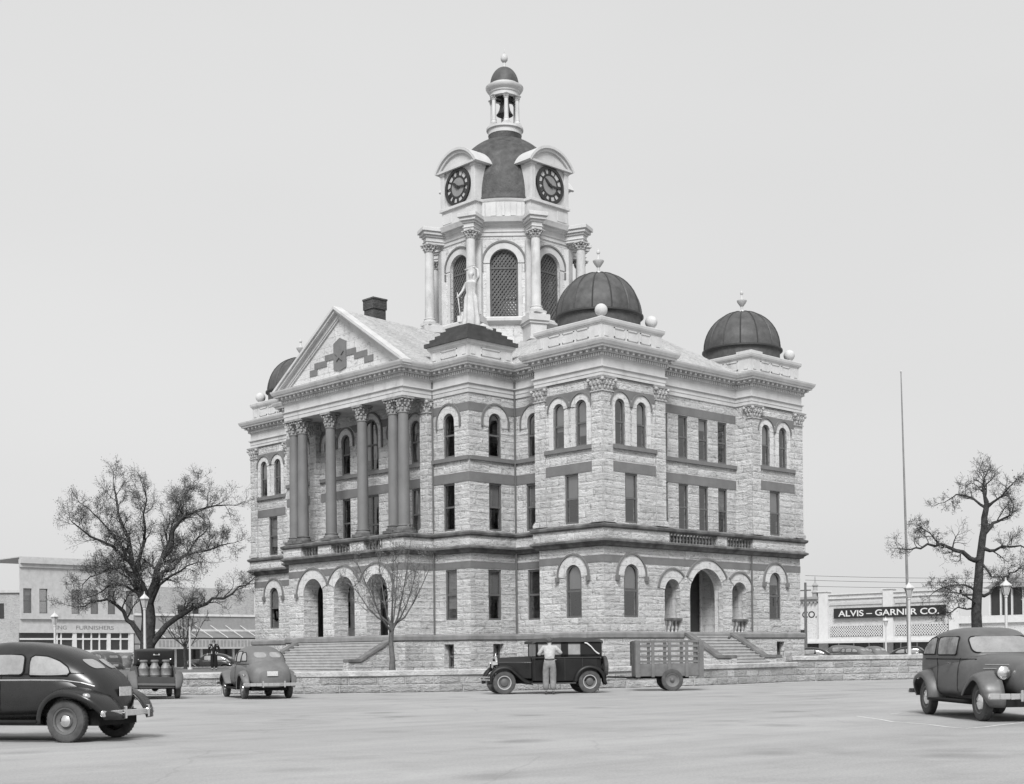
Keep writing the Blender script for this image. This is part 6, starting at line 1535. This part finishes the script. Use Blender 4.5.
# ================================================================ people and statue
SKIN = m_plain('skin', .34, .08, .6, .3, scale=8, bmp=0, stain=0); HAIR = m_plain('dark hair', .09, .3, .7, .3, scale=20); SHIRT = m_plain('pale work shirt', .38, .12, .9, .1, scale=6, bmp=.02, fine=12, stain=.1)
TROU = m_plain('grey cotton trousers', .19, .15, .9, .1, scale=5, bmp=.02, fine=10, stain=.15); SUIT = m_plain('dark suit wool', .018, .2, .9, .1, scale=5); SHOE = m_plain('leather shoes', .07, .2, .5, .4)
def skin(name, V, E_, mat, parent, sub=2, root=0):
    me = bpy.data.meshes.new(name); me.from_pydata([v[:3] for v in V], E_, []); o = bpy.data.objects.new(name, me); COL.objects.link(o)
    o.modifiers.new('s', 'SKIN'); 
    for i, v in enumerate(V):
        d = me.skin_vertices[0].data[i]; r = v[3]; d.radius = r if isinstance(r, tuple) else (r, r); d.use_root = (i == root)
    sb_ = o.modifiers.new('u', 'SUBSURF'); sb_.levels = sb_.render_levels = sub
    bpy.context.view_layer.update(); dg = bpy.context.evaluated_depsgraph_get(); m2 = bpy.data.meshes.new_from_object(o.evaluated_get(dg)); bpy.data.objects.remove(o)
    for p in m2.polygons: p.use_smooth = True
    m2.materials.append(mat); o = bpy.data.objects.new(name, m2); COL.objects.link(o); o.parent = parent; return o
def hand_v(V, E_, wrist, p, d, side, curl):      # adds a palm and five fingers to the body chain; d = direction, side = towards the thumb
    d = Vector(d).normalized(); side = Vector(side).normalized(); nrm = d.cross(side).normalized(); b = Vector(p)
    V.append((*(b+d*.05), (.034, .018))); pi_ = len(V)-1; E_.append((wrist, pi_))
    for k, (o_, L) in enumerate(((.028, .075), (.010, .083), (-.009, .077), (-.027, .06))):
        a = b+d*.085+side*o_; V.append((*a, .0095)); i0 = len(V)-1; E_.append((pi_, i0)); q = a+(d*cos(curl*.5)+nrm*sin(curl*.5))*L*.5; V.append((*q, .009)); E_.append((i0, i0+1)); q = q+(d*cos(curl)+nrm*sin(curl))*L*.5; V.append((*q, .007)); E_.append((i0+1, i0+2))
    a = b+d*.035+side*.04; V.append((*a, .011)); i0 = len(V)-1; E_.append((pi_, i0)); q = a+(d*.7+side*.5)*.045; V.append((*q, .009)); E_.append((i0, i0+1))
def person(name, label, J, shirt, trousers, sleeve_end=False, jacket=False, tie=False, collar=None):
    """J: joint positions in a frame where the figure faces +x and its left is +y"""
    t = thing(name, label, 'person'); j = {k: Vector(v) for k, v in J.items()}
    V = []; E_ = []; idx = {}
    def add(k, p, r, par=None):
        V.append((*p, r)); idx[k] = len(V)-1
        if par: E_.append((idx[par], idx[k]))
    add('pelvis', j['pelvis'], (.15, .115)); add('waist', j['pelvis'].lerp(j['chest'], .5), (.135, .10), 'pelvis'); add('chest', j['chest'], (.16, .115), 'waist'); add('neck', j['neck'], .062, 'chest')
    hd = j['head']-j['neck']; add('skull0', j['neck']+hd*.35, .058, 'neck'); add('skull1', j['neck']+hd*.75, (.078, .088), 'skull0'); add('skull2', j['neck']+hd*1.12, (.08, .092), 'skull1'); add('skull3', j['neck']+hd*1.42, (.05, .06), 'skull2')
    for s in 'LR':
        add('sh'+s, j['sh'+s], .062, 'chest'); add('el'+s, j['el'+s], .043, 'sh'+s); add('wr'+s, j['wr'+s], .028, 'el'+s)
        sd = 1 if s == 'L' else -1; d = (j['wr'+s]-j['el'+s]).normalized(); side = Vector((1, 0, 0)) if abs(d.x) < .6 else Vector((0, -sd, 0))
        if J.get('hand'+s, 1): hand_v(V, E_, idx['wr'+s], j['wr'+s], d, side, .7*sd)
        add('hip'+s, j['hip'+s], .095, 'pelvis'); add('kn'+s, j['kn'+s], .06, 'hip'+s); add('an'+s, j['an'+s], .04, 'kn'+s); add('toe'+s, j['an'+s]+Vector((.13, .02*sd, -.05)), .032, 'an'+s)
    skin('body', V, E_, SKIN, t)
    f = (j['head']-j['neck']).normalized(); fx = Vector(J.get('face', (1, 0, 0))).normalized(); hc = j['neck']+hd*.95; sy = f.cross(fx).normalized()
    m = MB(); 
    for s in (1, -1): m.ball(hc+fx*.083+sy*.032*s, .012, 8)
    m.build('eyes', BLACKP, t, smooth=True)
    m = MB(); m.ball(hc+fx*.095-f*.035, .016, 8, (1, .8, 1.4)); m.cbox(hc+fx*.085-f*.07, (.012, .045, .008)); 
    for s in (1, -1): m.ball(hc+sy*.082*s-f*.015, .024, 8, (.9, .4, 1.3))
    m.build('face', SKIN, t, smooth=True)
    m = MB(); m.ball(hc+f*.03-fx*.028, .108, 16, (1.0, .92, .98)); m.build('hair', HAIR, t, smooth=True)
    # clothes grown round the same skeleton
    def cloth(nm, chain, mat):
        V2 = []; E2 = []; ix = {}
        for k, p, r, par in chain:
            V2.append((*p, r)); ix[k] = len(V2)-1
            if par: E2.append((ix[par], ix[k]))
        return skin(nm, V2, E2, mat, t)
    w0 = j['pelvis'].lerp(j['chest'], .22); ch = [('c', j['chest'], (.185, .14), None), ('w', j['pelvis'].lerp(j['chest'], .55), (.16, .125), 'c'), ('b', w0 if not jacket else j['pelvis']+Vector((0, 0, -.10)), (.16, .125) if not jacket else (.19, .145), 'w'), ('n', j['neck']-Vector((0, 0, .02)), .075, 'c')]
    for s in 'LR':
        ch += [('s'+s, j['sh'+s], .085, 'c'), ('e'+s, j['el'+s], .062, 's'+s)]
        if not sleeve_end: ch += [('h'+s, j['el'+s].lerp(j['wr'+s], .9), .045, 'e'+s)]
        else: ch += [('h'+s, j['el'+s].lerp(j['wr'+s], .25), .055, 'e'+s)]
    cloth('jacket' if jacket else 'shirt', ch, shirt)
    ch = [('p', j['pelvis'], (.175, .135), None), ('b', w0+Vector((0, 0, .02)), (.155, .12), 'p')]
    for s in 'LR': ch += [('h'+s, j['hip'+s], .128, 'p'), ('k'+s, j['kn'+s], .104, 'h'+s), ('a'+s, j['an'+s]+Vector((0, 0, .02)), .098, 'k'+s)]
    cloth('trousers', ch, trousers)
    if not jacket:
        m = MB(); m.lathe([(.150, -.02), (.155, 0), (.150, .02)], tuple(w0+Vector((0, 0, .03))), 24); b_ = m.build('belt', DARK, t, smooth=True)
    for s in 'LR':
        sd = 1 if s == 'L' else -1; a = j['an'+s]; m = MB()
        m.ball(a+Vector((.06, .01*sd, -.055)), .055, 12, (2.4, .85, .62)); m.ball(a+Vector((-.02, 0, -.035)), .05, 10, (1.1, .85, 1.0)); m.build('shoe', SHOE, t, smooth=True)
    if collar:
        m = MB(); b_ = j['neck']-Vector((0, 0, .05)); m.prism([(-.05, .02), (0, -.16), (.05, .02)], .13, .142, lambda u, z, n: (b_.x+n, b_.y+u, b_.z+z)); sh_ = m.build('shirt_front', WHITE, t)
        m = MB(); m.prism([(-.014, 0), (0, -.17), (.014, 0)], .145, .15, lambda u, z, n: (b_.x+n, b_.y+u, b_.z+z)); m.build('tie', DARK, t)
    return t
man1 = person('person', 'man in pale shirt and grey trousers leaning on the black sedan', dict(pelvis=(-.04, 0, 1.0), chest=(.10, 0, 1.36), neck=(.13, 0, 1.55), head=(.16, .01, 1.69), face=(.95, 0, -.3),
    shL=(.11, .185, 1.47), elL=(.13, .33, 1.25), wrL=(.33, .22, 1.34), shR=(.11, -.185, 1.47), elR=(.14, -.34, 1.29), wrR=(.34, -.24, 1.37), hipL=(-.05, .10, .93), hipR=(-.05, -.10, .93), knL=(-.03, .11, .5), knR=(-.02, -.10, .5), anL=(-.09, .11, .10), anR=(-.09, -.10, .10)),
    SHIRT, TROU, sleeve_end=True)
hh = heading(.05, 1); p = at(549.5, 44.95); man1.scale = (1.07, 1.1, 1.04); man1.location = (p.x, p.y, 0); man1.rotation_euler = (0, 0, hh)
man2 = person('person', 'man in a dark suit standing on the lawn beside the courthouse', dict(pelvis=(0, 0, .99), chest=(.0, 0, 1.36), neck=(.01, 0, 1.54), head=(.03, 0, 1.66), shL=(0, .20, 1.47), elL=(-.06, .32, 1.20), wrL=(.06, .22, 1.0), shR=(0, -.20, 1.47), elR=(-.02, -.29, 1.19), wrR=(.05, -.36, .95),
    hipL=(0, .09, .93), hipR=(0, -.09, .93), knL=(.02, .11, .5), knR=(.03, -.09, .5), anL=(0, .13, .10), anR=(.02, -.08, .10)), SUIT, SUIT, jacket=True, collar=True)
p = at(213.8, 80, BG); man2.location = (p.x, p.y, BG); man2.rotation_euler = (0, 0, heading(.15, -1))
# lady justice on the stepped pedestal
st = thing('statue', 'pale robed woman with a raised arm and lowered sword standing on the stepped pedestal', 'statue', (-.62, 8.6, 18.1)); st.rotation_euler = (0, 0, heading(-.5, -.85)); st.scale = (1.72, 1.72, 1.66)
V = [(0, 0, .95, (.15, .12)), (0, 0, 1.15, (.11, .09)), (0, 0, 1.36, (.15, .11)), (0, 0, 1.52, .05), (.01, 0, 1.60, .06), (.015, 0, 1.68, (.075, .085)), (.01, 0, 1.76, (.06, .07)),
     (0, .17, 1.44, .058), (.05, .30, 1.55, .045), (.02, .26, 1.80, .034), (0, .06, 1.93, .026), (0, -.17, 1.44, .058), (.05, -.27, 1.2, .042), (.14, -.38, 1.02, .03)]
skin('figure', V, [(0, 1), (1, 2), (2, 3), (3, 4), (4, 5), (5, 6), (2, 7), (7, 8), (8, 9), (9, 10), (2, 11), (11, 12), (12, 13)], STAT, st)
m = MB(); K = 40; pr = [(.22, 0), (.24, .05), (.23, .3), (.20, .6), (.185, .8), (.165, .98), (.13, 1.12), (.15, 1.3), (.17, 1.42), (.09, 1.5)]; vs = []
for r, z in pr:
    for k in range(K):
        a = 2*pi*k/K; rp = 1+(.10*sin(a*9+z*2)+.05*sin(a*5))*(1 if z < 1.0 else .3); vs.append((r*rp*1.0*cos(a)+(.04 if z < .2 else 0), r*rp*1.15*sin(a), z))
m.add(vs, [(i*K+k, i*K+(k+1) % K, (i+1)*K+(k+1) % K, (i+1)*K+k) for i in range(len(pr)-1) for k in range(K)]); m.build('robe', STAT, st, smooth=True)
m = MB(); m.lathe([(.001, -.16), (.36, -.16), (.36, -.1), (.3, -.06), (.3, 0), (.001, .01)], n=20); m.tube([(-.1, .22, 0), (-.05, .38, .04), (-.1, .5, -.02), (-.2, .62, -.08)], [.12, .1, .08, .04], 8); m.build('plinth', STAT, st, smooth=True, angle=40)
m = MB(); m.tube([(.12, -.42, 1.16), (.18, -.34, .9), (.24, -.2, .1)], [.016, .02, .008], 6); m.bar((.1, -.45, 1.02), (.2, -.30, 1.0), .025); m.build('sword', STAT, st)
m = MB(); m.bar((-.02, -.16, 1.94), (.02, .16, 1.97), .02); m.ball((0, -.16, 1.86), .07, 10, (1, 1, .35)); m.ball((0, .16, 1.88), .06, 10, (1, 1, .35)); m.build('scales', STAT, st)
m = MB(); m.ball((-.02, 0, 1.71), .085, 12); m.ball((-.09, 0, 1.70), .04, 8); m.build('hair', STAT, st, smooth=True)
